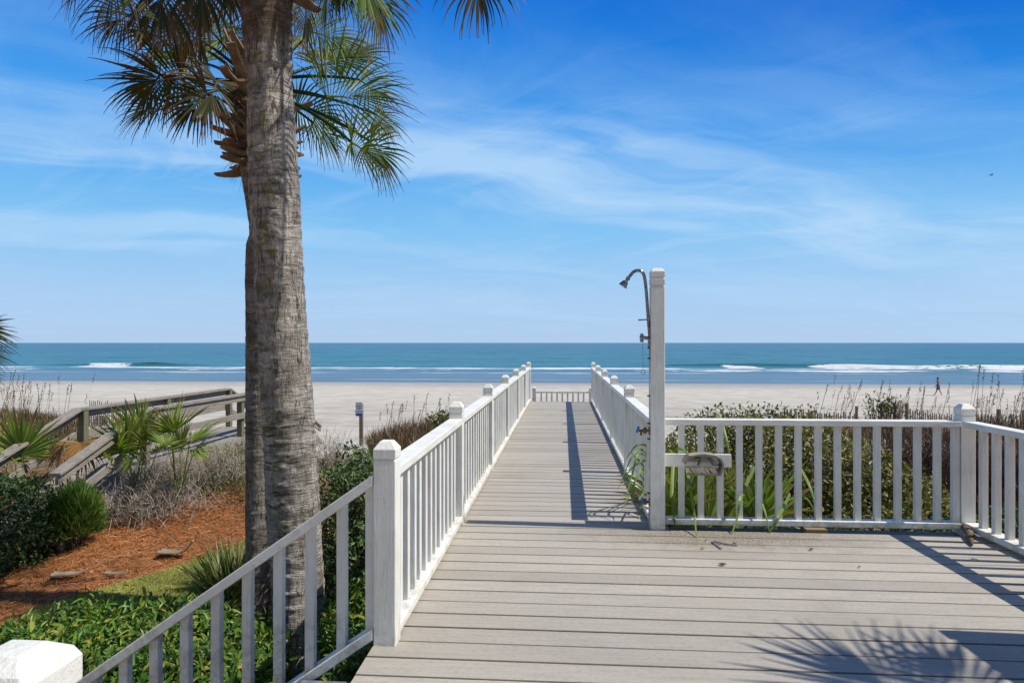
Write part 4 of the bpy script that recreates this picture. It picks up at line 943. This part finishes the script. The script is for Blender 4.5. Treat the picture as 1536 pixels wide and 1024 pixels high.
# sprig standing above the hedge
sg = empty('shrub', atz(1326, -.9, 10), 'small leafy sprig of a shrub standing up against the beach', 'shrub')
shrub(sg, atz(1327, .26, 10), (.26, .2, .20), 330, .055, .028, LF_O, shell=.9, seed=91, stems=12, lump=.5, zmin=-.8)
shrub(sg, atz(1310, .02, 10), (.22, .2, .12), 160, .055, .028, LF_O, shell=.9, seed=92, stems=4, lump=.5)
s2 = empty('shrub', atz(668, -1.6, 12), 'little olive green shrub on the dune just left of the boardwalk railing', 'shrub')
shrub(s2, atz(670, .0-.1, 11.5), (.28, .3, .12), 700, .06, .03, LF_O, shell=.7, seed=93, stems=5, lump=.4)
# ------------------------------------------------------------------ spiky clumps at the palms
SP = leaf_mat('sword leaves', [(0, (.04, .07, .02)), (.5, (.09, .14, .03)), (.85, (.17, .20, .05)), (1, (.30, .22, .10))], .25)
def clump(label, px, d, n, h, r, wd, group='sword leaved clumps by the palms', name='sword_plant'):
    c = atz(px, 0, d); c[2] = gz(c[0], c[1]); r_ = empty(name, c, label, 'plant', group)
    a = RNG.random(n)*6.28; q = np.sqrt(RNG.random(n))*r
    P = c+np.stack([np.cos(a)*q, np.sin(a)*q, a*0-.02], -1); D = np.stack([np.cos(a)*(.15+.5*q/r), np.sin(a)*(.15+.5*q/r), a*0+1.1], -1)+RNG.normal(0, .16, (n, 3))
    V, F = blades(P, D, h*(.45+.6*RNG.random(n)), wd*(.7+.6*RNG.random(n)), .10+.25*RNG.random(n), 4); join('foliage', [(V, [F])], SP, r_)
clump('green sword leaved clump left of the two palm trunks, at the edge of the lawn', 350, 6.3, 420, .62, .22, .016)
clump('yellow green sword leaved clump between the thick palm trunk and the dark shrub', 503, 5.7, 320, .60, .18, .016)
clump('small sword leaved clump at the bottom of the stairs side of the lawn', 325, 5.9, 160, .35, .16, .014)
# ------------------------------------------------------------------ bare brush
TW_G = wood('grey dead twigs', (.44, .39, .33), (.29, .25, .205), (30, 30, 30), .2)
TW_B = wood('brown dead twigs', (.17, .105, .075), (.10, .06, .045), (30, 30, 30), .2)
BS = 'bare grey shrubs on the dune'
for i, (px, d, h, n, lab) in enumerate(((175, 8.4, .52, 22, 'leftmost bare grey shrub, under the palmetto fans'), (235, 8.6, .62, 30, 'bare grey shrub with pale forking branches in front of the yellow green palmetto'), (300, 8.8, .62, 30, 'tangled bare grey shrub in front of the handrail post'), (355, 8.9, .60, 26, 'bare grey shrub right beside the palm trunks on their left'), (490, 10., .5, 14, 'low bare grey shrub just right of the thick palm trunk'), (250, 8.1, .34, 12, 'low sprawling bare shrub at the top edge of the pine straw'), (72, 7.9, .42, 20, 'bare grey shrub under the drooping dead palmetto at the foot of the handrail'), (125, 8.0, .42, 20, 'small bare grey shrub above the bright upright garden shrub'), (205, 8.0, .46, 18, 'bare grey shrub right of the bright upright garden shrub'))):
    c = atz(px, 0, d); c[2] = gz(c[0], c[1]); r_ = empty('bare_shrub', c, lab, 'shrub', BS); twigs(r_, c, n, h, .55, .0065, TW_G); fuzz(r_, c+[0, 0, h*.38], (.62, .42, h*.50), 850, .16, .0045, TW_G)
BR = 'brown leafless bushes beyond the railing'
for i, (px, d, h, n, lab) in enumerate(((1400, 8.2, 1.25, 50, 'brown leafless bush behind the railing left of the corner post'), (1475, 7.8, 1.3, 50, 'brown leafless bush just right of the corner post'), (1540, 7.6, 1.3, 50, 'brown leafless bush at the right edge of the picture'), (1335, 8.6, 1.2, 30, 'thin brown leafless bush below the leafy sprig'))):
    c = atz(px, 0, d); c[2] = gz(c[0], c[1]); r_ = empty('bare_shrub', c, lab, 'shrub', BR); twigs(r_, c, n, h, .8, .008, TW_B); fuzz(r_, c+[0, 0, h*.45], (.62, .6, h*.62), 6500, .15, .0065, TW_B)
# ------------------------------------------------------------------ stuff: needles, lawn, litter, dune grass
def scatter(n, fn):
    """n ground points (x, y) kept where fn is true"""
    out = []
    while sum(len(o) for o in out) < n: out.append(fn(n))
    P = np.concatenate(out)[:n]; z = ground(P[:, 0], P[:, 1]); return np.stack([P[:, 0], P[:, 1], z], -1)
def box_pts(x0, x1, y0, y1, keep=None):
    def f(n):
        P = np.stack([x0+(x1-x0)*RNG.random(n), y0+(y1-y0)*RNG.random(n)], -1)
        return P if keep is None else P[keep(P[:, 0], P[:, 1])]
    return f
in_lawn = lambda x, y: (y < lawn_edge_y(x)+.06*np.sin(x*5)) & (y > 5.2) & (x > -4.6) & (x < -2.8)
NEED = leaf_mat('pine needles', [(0, (.17, .055, .02)), (.4, (.38, .14, .045)), (.75, (.56, .25, .09)), (1, (.64, .42, .22))], 0., .7, .2)
P = scatter(62000, box_pts(-8.5, -.6, 4.4, 8.9, lambda x, y: ~in_lawn(x, y))); n = len(P)
a = RNG.random(n)*6.28+.6*vn(P, .8, 77); P[:, 2] += .002+.022*RNG.random(n)
V, F = blades(P, np.stack([np.cos(a), np.sin(a), RNG.normal(0.03, .12, n)], -1), .07+.10*RNG.random(n), .0026+.003*RNG.random(n), .05+0*a, 2, tip=.6)
s = join('pine_straw', [(V, [F])], NEED); tag(s, 'loose orange brown pine needles covering the garden bed', 'pine straw', kind='stuff')
LAWN = leaf_mat('lawn blades', [(0, (.28, .32, .06)), (.5, (.44, .47, .12)), (1, (.62, .57, .24))], .25, .6, .2)
P = scatter(60000, box_pts(-4.6, -2.5, 5.2, 7.4, in_lawn)); n = len(P)
V, F = blades(P, RNG.normal(0, .55, (n, 3))+[0, 0, 1.], .022+.020*RNG.random(n), .003+.002*RNG.random(n), .2+0*P[:, 0], 2)
s = join('lawn', [(V, [F])], LAWN); tag(s, 'small curved patch of yellow green lawn', 'grass', kind='stuff')
LIT = leaf_mat('dead leaf litter', [(0, (.09, .055, .035)), (.4, (.20, .13, .08)), (.8, (.33, .24, .16)), (1, (.45, .38, .28))], .05, .8, .15)
P = np.concatenate([scatter(16000, box_pts(-9, -.8, 7.9, 12.6)), scatter(2500, box_pts(-8.5, -.9, 4.4, 9)), scatter(9000, box_pts(.8, 12, 5, 14))]); n = len(P); P[:, 2] += .02*RNG.random(n)
V, t, q = leaves(P, RNG.normal(0, 1, (n, 3))*[1, 1, .35], rdir(n)+[0, 0, .8], .03+.03*RNG.random(n), .012+.014*RNG.random(n))
s = join('leaf_litter', [(V, [t, q])], LIT); tag(s, 'dead leaves lying between the pine straw and the dune', 'leaf litter', kind='stuff')
WEED = leaf_mat('weed leaves', [(0, (.06, .11, .02)), (.6, (.16, .23, .04)), (1, (.30, .32, .10))], .25)
P = scatter(15000, box_pts(-9, -.9, 8.1, 12.4, lambda x, y: vn(np.stack([x, y, 0*x], -1), .9, 88, 2) > .02)); n = len(P); P[:, 2] += .22*RNG.random(n)
V, t, q = leaves(P, RNG.normal(0, .7, (n, 3))+[0, 0, .6], rdir(n)+[0, 0, .5], .03+.03*RNG.random(n), .010+.010*RNG.random(n))
s = join('ground_weeds', [(V, [t, q])], WEED); tag(s, 'low green weeds creeping among the bare shrubs', 'weeds', kind='stuff')
# fine tangle of dead stems between the shrubs
DST = leaf_mat('dead stems', [(0, (.20, .16, .12)), (.6, (.34, .29, .23)), (1, (.46, .41, .34))], .0, .8, .15)
P = scatter(9000, box_pts(-8.6, -1.0, 8.0, 12.2)); n = len(P)
V, F = blades(P, RNG.normal(0, .7, (n, 3))+[0, 0, .55], .10+.32*RNG.random(n), .004+.004*RNG.random(n), .15+.3*RNG.random(n), 4, tip=.4)
s = join('dead_stems', [(V, [F])], DST); tag(s, 'tangle of pale dead stems on the dune below the old walkover', 'dry brush', kind='stuff')
OAT = leaf_mat('dry dune grass', [(0, (.10, .055, .035)), (.5, (.19, .125, .075)), (.85, (.30, .22, .14)), (1, (.40, .34, .22))], .1, .8, .15)
OATH = leaf_mat('sea oat stalks', [(0, (.16, .11, .07)), (1, (.34, .27, .18))], .1, .8, .15)
def oats(label, fn, n, nst, h, hs, thick=1., lean=.12):
    P = scatter(n, fn); V, F = blades(P, RNG.normal(0, .33, (n, 3))+[0, 0, 1.], h*(.4+.7*RNG.random(n)), thick*(.007+.007*RNG.random(n)), .1+.35*RNG.random(n), 4)
    P2 = scatter(nst, fn); D2_ = nrm(RNG.normal(0, .10, (nst, 3))+[lean, 0, 1.]); L2 = hs*(.6+.5*RNG.random(nst)); dr = .02+.10*RNG.random(nst)
    V2, F2 = blades(P2, D2_, L2, thick*(.006+.003*RNG.random(nst)), dr, 6, tip=.5)
    tip = P2+D2_*L2[:, None]-np.array([0, 0, 1.])*(dr*L2)[:, None]; m = 14
    T = np.repeat(tip, m, 0); k_ = np.tile(np.arange(m)/m, nst)[:, None]; T = T-np.repeat(D2_, m, 0)*k_*.22
    V3, t3, q3 = leaves(T, RNG.normal(0, .6, (len(T), 3))+np.repeat(D2_, m, 0)*.8, rdir(len(T)), .03+.02*RNG.random(len(T)), thick*(.008+.006*RNG.random(len(T))))
    s = join('dune_grass', [(V, [F]), (V2, [F2]), (V3, [t3, q3])], OAT); return tag(s, label, 'dune grass', kind='stuff')
def near_px(px0, px1, d0, d1):
    def f(n):
        d = d0+(d1-d0)*RNG.random(n); px = px0+(px1-px0)*RNG.random(n); u = (px-768)/1024*d
        P = np.stack([u*CA-d*SA, u*SA+d*CA], -1); return P[vn(np.stack([P[:, 0], P[:, 1], 0*d], -1), .8, 99, 2) > -.25]
    return f
oats('dry brown dune grass and sea oats at the left behind the old walkover', near_px(-60, 128, 14, 18), 6000, 60, .58, 1.35, 1.4)
oats('dry brown dune grass behind the keep off sign, left of the boardwalk', near_px(556, 690, 15.5, 19), 4200, 26, .72, 1.2, 1.6)
oats('pale thin dune grass tufts right of the palm trunks', near_px(478, 545, 12.5, 20), 260, 4, .4, .6, 1.2)
oats('sea oats and dry grass on the dune behind the hedge on the right', near_px(1190, 1640, 13, 18), 6500, 85, .45, 1.30, 1.4, .16)
oats('tall dry grass standing on the dune at the right edge', near_px(1440, 1640, 9, 13), 4000, 50, .85, 1.5, 1.1, .16)
oats('dry brown grass at the foot of the old walkover', near_px(60, 370, 13, 18), 1600, 8, .4, .7, 1.2)
# ------------------------------------------------------------------ old wooden walkover on the left
old = empty('dune_walkover', atz(250, -.8, 10.5), 'weathered grey wooden dune walkover with sloping handrails beyond the palmettos', 'walkway')
XA, XB = -5.33, -6.17                                          # near (right) and far (left) sides
XA = (atz(208, 0, 8.66)[0]+atz(372, 0, 11.5)[0])/2; XB = (atz(130, 0, 8.9)[0]+atz(337, 0, 12.7)[0])/2
Y0, Y1 = 8.35, 12.3; ZD = -.36; TOP = .36
def deckz(y): return ZD-(Y0-y)*.34 if y < Y0 else (ZD-(y-Y1)*.42 if y > Y1 else ZD)
YS, YN = 6.8, 14.6
g = G(); y = YS
while y < YN:
    z = deckz(y); z2 = deckz(y+.135); g.hexa([(XB-.06, y, z-.035), (XA+.06, y, z-.035), (XA+.06, y+.135, z2-.035), (XB-.06, y+.135, z2-.035), (XB-.06, y, z), (XA+.06, y, z), (XA+.06, y+.135, z2), (XB-.06, y+.135, z2)]); y += .145
g.build('deck_boards', W_GREYX, old)
for X in (XA, XB):
    s_ = 1 if X == XA else -1
    for dz, h in ((.70, None), (.36, .095), (-.10, .15)):
        g = G()
        for a, b in (((X, YS, deckz(YS)), (X, Y0, ZD)), ((X, Y0, ZD), (X, Y1, ZD)), ((X, Y1, ZD), (X, YN, deckz(YN)))):
            A = np.array(a)+[0, 0, dz]; B = np.array(b)+[0, 0, dz]
            if h is None: g.beam(A, B, .135, .034); g.beam(A+[s_*.02, 0, -.066], B+[s_*.02, 0, -.066], .036, .085)
            else: g.beam(A+[s_*.045, 0, 0], B+[s_*.045, 0, 0], .036, h)
        g.build({.70: 'handrail', .36: 'middle_rail', -.10: 'side_beam'}[dz], W_GREY, old, bevel=.004)
    for y in ((8.4, 11.0, 12.3, 13.9) if X == XA else (8.42, 10.3, 12.3, 13.9)):
        g = G(); g.box(X-s_*.025-.045, X-s_*.025+.045, y-.045, y+.045, gz(X, y)-.3, deckz(y)+.675); g.build('post', W_POST, old, bevel=.004)
# ------------------------------------------------------------------ slatted sand fences
FW = wood('sand fence slats', (.24, .20, .16), (.14, .11, .09), (30, 30, 8), .3)
def sand_fence(label, p, q, n, top, posts=()):
    m_ = (np.array(p)+np.array(q))/2; h = H-(top-514)*(m_[1])/1024-gz(m_[0], m_[1])
    p = np.array(p, float); q = np.array(q, float); r_ = empty('sand_fence', (p[0], p[1], gz(p[0], p[1])), label, 'fence', 'slatted sand fences on the dunes')
    g = G(); d = (q-p)[:2]; d = d/np.linalg.norm(d)
    for i in range(n):
        c = p+(q-p)*i/(n-1)*1.; z = gz(c[0], c[1]); l_ = random.uniform(-.02, .02); t = h*random.uniform(.93, 1.04)
        w_ = .020; x, y = c[0], c[1]
        g.hexa([(x-d[0]*w_, y-d[1]*w_, z-.1), (x+d[0]*w_, y+d[1]*w_, z-.1), (x+d[0]*w_+.008, y+d[1]*w_+.01, z-.1), (x-d[0]*w_+.008, y-d[1]*w_+.01, z-.1)]+[(x-d[0]*w_+l_, y-d[1]*w_, z+t), (x+d[0]*w_+l_, y+d[1]*w_, z+t), (x+d[0]*w_+.008+l_, y+d[1]*w_+.01, z+t), (x-d[0]*w_+.008+l_, y-d[1]*w_+.01, z+t)])
    o = g.build('slats', FW, r_)
    for zz_ in (.25, .6, .9):
        g = G(); pts = []
        for i in range(0, n, 4): c = p+(q-p)*i/(n-1); pts.append((c[0], c[1]-.008, gz(c[0], c[1])+h*zz_))
        g.tube(pts, .003, 4); g.build('wire', BLACK, r_)
    for t in posts:
        c = p+(q-p)*t; g = G(); z = gz(c[0], c[1]); g.tube([(c[0], c[1]+.06, z-.3), (c[0], c[1]+.06, z+h*1.18)], [.05, .045], 8); g.build('post', FW, r_)
def gp(px, d): p = atz(px, 0, d); return p
sand_fence('slatted sand fence on the dune left of the corner post', gp(1362, 17), gp(1444, 17.6), 26, 615, (0, 1))
sand_fence('slatted sand fence on the dune at the right edge behind the corner post', gp(1450, 17.6), gp(1560, 18), 26, 617, (.45, .8))
sand_fence('faint pale sand fence in the middle right above the hedge', gp(1170, 21), gp(1286, 21), 34, 614, (1,))
sand_fence('farther slatted sand fence seen under the old walkover handrail', gp(134, 24), gp(200, 22), 22, 607)
sand_fence('low slatted sand fence seen between the old walkover rails', gp(134, 17), gp(160, 16.6), 9, 628)
# ------------------------------------------------------------------ sign on the dune
SD = 25.
sp0 = atz(540, 0, SD); sz = gz(sp0[0], sp0[1])
sgn = empty('dune_sign', (sp0[0], sp0[1], sz), 'small white and blue keep off dunes sign on a wooden post', 'sign')
W_SP = wood('sign post wood', (.20, .15, .11), (.13, .10, .075), (30, 30, 4))
g = G(); g.box(sp0[0]-.035, sp0[0]+.095, sp0[1], sp0[1]+.11, sz-.4, at(540, 606, SD)[2]); g.build('post', W_SP, sgn, bevel=.006)
SW = plain('sign white', (.55, .60, .66), .5); SBL = plain('sign blue', (.02, .03, .30), .5); SRD = plain('sign lettering', (.10, .03, .08), .6)
xl, xr = at(533.3, 0, SD)[0], at(544.2, 0, SD)[0]; zt, zb = at(0, 603.5, SD)[2], at(0, 623.8, SD)[2]; yy = sp0[1]-.012
def rrect(x0, x1, z0, z1, y, th, r=.03):
    pts = []
    for cx_, cz_, a0 in ((x1-r, z1-r, 0), (x0+r, z1-r, 90), (x0+r, z0+r, 180), (x1-r, z0+r, 270)):
        for j in range(5): a = R(a0+j*22.5); pts.append((cx_+r*math.cos(a), cz_+r*math.sin(a)))
    n = len(pts); g = G(); g.add([(x, y, z) for x, z in pts]+[(x, y+th, z) for x, z in pts], [tuple(range(n-1, -1, -1)), tuple(range(n, 2*n))]+[(i, (i+1) % n, (i+1) % n+n, i+n) for i in range(n)]); return g
pl = rrect(xl, xr, zb, zt, yy, .008, .035).build('sign_plate', SW, sgn)
g = rrect(xl+.004, xr-.004, zb+.004, zb+.10, yy-.004, .0035, .03); g.build('blue_band', SBL, pl)
g = rrect(xl+.004, xr-.004, zt-.03, zt-.006, yy-.004, .0035, .011); g.build('blue_stripe', SBL, pl)
def text(s, x, z, size, mat, parent, y):
    cu = bpy.data.curves.new('lettering', 'FONT'); cu.body = s; cu.size = size; cu.align_x = 'CENTER'; cu.extrude = .001
    cu.offset = size*.012
    tmp = bpy.data.objects.new('tmp', cu); COL.objects.link(tmp); tmp.location = (0, 0, 0); bpy.context.view_layer.update()
    me = bpy.data.meshes.new_from_object(tmp.evaluated_get(bpy.context.evaluated_depsgraph_get())); bpy.data.objects.remove(tmp)
    me.transform(Matrix.Translation((x, y, z)) @ Matrix.Rotation(R(90), 4, 'X')); me.name = 'lettering'
    me.materials.clear(); return link('lettering', me, mat, parent)
xc = (xl+xr)/2
for s_, zf, sz_ in (('KEEP', .66, .115), ('OFF', .46, .115), ('DUNES', .26, .095)): text(s_, xc, zb+(zt-zb)*zf, sz_, SRD, pl, yy-.003)
# ------------------------------------------------------------------ debris on the sand
p = atz(506, 0, 19.5); z = gz(p[0], p[1])
g = G(); g.hexa([(p[0]-.11, p[1]-.10, z), (p[0]+.06, p[1]-.12, z+.01), (p[0]+.12, p[1]+.10, z+.07), (p[0]-.05, p[1]+.12, z+.09)]+[(p[0]-.11, p[1]-.10, z+.02), (p[0]+.06, p[1]-.12, z+.03), (p[0]+.12, p[1]+.10, z+.09), (p[0]-.05, p[1]+.12, z+.11)])
o = g.build('debris', plain('dark debris', (.05, .05, .05), .7), bevel=.004); tag(o, 'dark flat piece of debris lying on the sand left of the sign', 'debris')
g = G(); a = gp(498, 17.4); b = gp(528, 17.6)
for i in range(6):
    t0, t1 = i/6, (i+1)/6; A = a+(b-a)*t0; B = a+(b-a)*t1; A[2] = gz(A[0], A[1])+.015; B[2] = gz(B[0], B[1])+.015; g.bar(A, B, .06, .03)
o = g.build('board', W_GREYX); tag(o, 'thin dark board lying across the sand below the sign', 'board')
# palm boots that dropped on the pine straw
PB = 'fallen palm leaf bases on the pine straw'
def husk(px, py, L, w_, rz, label, curlup=.35):
    z = -1.1; d = 2.3*1024/(py-514); c = atz(px, 0, d)
    for _ in range(4): c[2] = gz(c[0], c[1]); d = (H-c[2])*1024/(py-514); c = atz(px, 0, d)
    c[2] = gz(c[0], c[1])+.01; V = []; n = 9; F = []
    for i in range(n):
        t = i/(n-1); x_ = (t-.5)*L; ww = w_*(.35+.65*(1-t)**.8); up = L*curlup*max(0, t-.55)**2*2
        for k_ in range(5):
            s = (k_-2)/2; yv = s*ww; zz_ = up+.03+.35*ww*(s*s)+(.03 if (i == 0 and k_ % 2) else 0)
            V.append((c[0]+x_*math.cos(rz)-yv*math.sin(rz), c[1]+x_*math.sin(rz)+yv*math.cos(rz), c[2]+zz_))
    for i in range(n-1):
        for k_ in range(4): F.append((i*5+k_, i*5+k_+1, (i+1)*5+k_+1, (i+1)*5+k_))
    g = G(); g.add(V, F); o = g.build('palm_boot', HUSK); m = o.modifiers.new('thick', 'SOLIDIFY'); m.thickness = .012; return tag(o, label, 'palm leaf base', PB)
HUSK = wood('palm husk', (.33, .27, .20), (.22, .17, .12), (14, 40, 14), .3)
husk(265, 838, .34, .07, .1, 'pale palm leaf base with an upturned prong lying near the middle of the pine straw', .9)
husk(105, 869, .30, .06, .35, 'dark grey palm leaf base lying on the left part of the pine straw')
husk(175, 867, .20, .025, .15, 'small thin husk lying between the two larger palm leaf bases')
g = G(); c = gp(150, 9.); 
# ------------------------------------------------------------------ walker on the beach
PD = 69.
f0 = atz(1407, 0, PD); gz0 = gz(f0[0], f0[1])
per = empty('person', (f0[0], f0[1], gz0), 'shirtless person in dark shorts and a cap walking left along the wet sand', 'person')
def P3(x, z, y=0.): return np.array([f0[0]+x, f0[1]+y, gz0+z])
# joints: x along the walking line (negative = left), y away from the viewer
J = [(0, .96, 0, .135), (0.01, 1.08, 0, .115), (0.015, 1.22, 0, .125), (.015, 1.36, 0, .135), (0.0, 1.45, 0, .085), (-.01, 1.50, 0, .055), (-.02, 1.56, 0, .062), (-.03, 1.64, 0, .088), (-.03, 1.72, 0, .075)]
Vs = [J_[:3] for J_ in J]; Rd = [J_[3] for J_ in J]; E = [(i, i+1) for i in range(len(J)-1)]
def chain(start, pts):
    prev = start
    for x, z, y, r in pts: Vs.append((x, z, y)); Rd.append(r); E.append((prev, len(Vs)-1)); prev = len(Vs)-1
    return prev
def hand(w_, x, z, y, dx, dz):
    for i, (oy, l_) in enumerate(((-.03, .085), (-.01, .095), (.01, .09), (.03, .07))):
        chain(w_, [(x+dx*.07, z+dz*.07, y+oy, .011), (x+dx*(.07+l_*.55), z+dz*(.07+l_*.55), y+oy*1.1, .009), (x+dx*(.07+l_)-.012, z+dz*(.07+l_), y+oy*1.1, .007)])
    chain(w_, [(x-.03, z-.03, y-.02, .012), (x-.04, z-.07, y-.02, .009)])
w1 = chain(3, [(-.04, 1.40, -.19, .062), (-.16, 1.15, -.24, .044), (-.34, .94, -.22, .034), (-.38, .90, -.21, .030)]); hand(w1, -.38, .90, -.21, -.7, -.7)
w2 = chain(3, [(.06, 1.40, .19, .062), (.20, 1.14, .24, .044), (.27, .88, .22, .033), (.28, .84, .22, .030)]); hand(w2, .28, .84, .22, .1, -1.)
chain(0, [(-.03, .88, -.10, .098), (-.17, .50, -.10, .064), (-.22, .34, -.10, .058), (-.37, .10, -.10, .040), (-.39, .05, -.10, .040), (-.52, .04, -.10, .030), (-.58, .03, -.10, .02)])
chain(0, [(.04, .88, .10, .098), (.20, .50, .10, .064), (.28, .34, .10, .056), (.40, .12, .10, .040), (.41, .06, .10, .042), (.28, .03, .10, .026)])
me = bpy.data.meshes.new('body'); me.from_pydata([tuple(P3(x, z, y)) for x, z, y in Vs], E, [])
SKIN = plain('tanned skin', (.30, .14, .085), .55)
bo = link('body', me, None, per); sk = bo.modifiers.new('skin', 'SKIN'); sk.use_smooth_shade = True
for i, r in enumerate(Rd): me.skin_vertices[0].data[i].radius = (r, r) if False else (r, r)
me.skin_vertices[0].data[0].use_root = True
ss = bo.modifiers.new('sub', 'SUBSURF'); ss.levels = ss.render_levels = 1
me.materials.append(SKIN)
SHORT = plain('dark shorts', (.05, .04, .08), .8)
g = G(); g.tube([P3(0.01, 1.07), P3(0, .98), P3(0, .90)], [.13, .155, .165], 14); g.tube([P3(-.02, .92, -.09), P3(-.10, .70, -.10), P3(-.135, .60, -.10)], [.115, .105, .11], 12); g.tube([P3(.03, .92, .09), P3(.11, .70, .10), P3(.15, .60, .10)], [.115, .105, .11], 12)
g.build('shorts', SHORT, per, smooth=True)
g = G(); g.tube([P3(-.03, 1.665), P3(-.028, 1.70), P3(-.026, 1.76), P3(-.025, 1.80), P3(-.024, 1.815)], [.100, .103, .088, .05, .01], 14)
g.hexa([P3(-.10, 1.66, -.07), P3(-.10, 1.66, .07), P3(-.22, 1.645, .05), P3(-.22, 1.645, -.05), P3(-.10, 1.68, -.07), P3(-.10, 1.68, .07), P3(-.22, 1.66, .05), P3(-.22, 1.66, -.05)])
cap_ = g.build('cap', plain('black cap', (.02, .02, .03), .8), per)
g = G(); g.tube([P3(-.115, 1.60), P3(-.14, 1.575), P3(-.115, 1.565)], [.012, .02, .012], 6); g.build('nose', SKIN, per)
for s_ in (-1, 1):
    g = G(); g.tube([P3(-.02, 1.60, s_*.085), P3(-.015, 1.635, s_*.095), P3(-.01, 1.65, s_*.085)], [.012, .02, .01], 6); g.build('ear', SKIN, per)
# ------------------------------------------------------------------ gull
bd = at(1487, 263, 90.); bird = empty('gull', bd, 'tiny distant gull gliding in the sky at the upper right', 'bird')
g = G(); g.tube([bd+[-.22, 0, 0], bd+[-.12, 0, .02], bd+[.05, 0, .02], bd+[.2, 0, .04], bd+[.26, 0, .05]], [.02, .06, .07, .045, .015], 8); g.build('body', plain('gull grey', (.20, .20, .22), .7), bird, smooth=True)
for s_ in (-1, 1):
    g = G(); q = [bd+[.0, 0, .04], bd+[-.03, s_*.3, .14], bd+[.03, s_*.62, .08]]
    V = []
    for a_, w_ in zip(q, (.10, .09, .015)): V += [a_+[-w_, 0, 0], a_+[w_, 0, 0], a_+[w_, 0, .012], a_+[-w_, 0, .012]]
    g.add(V, [(i*4+j, i*4+(j+1) % 4, (i+1)*4+(j+1) % 4, (i+1)*4+j) for i in range(2) for j in range(4)]); g.build('wing', plain('gull wing', (.16, .16, .18), .7), bird)
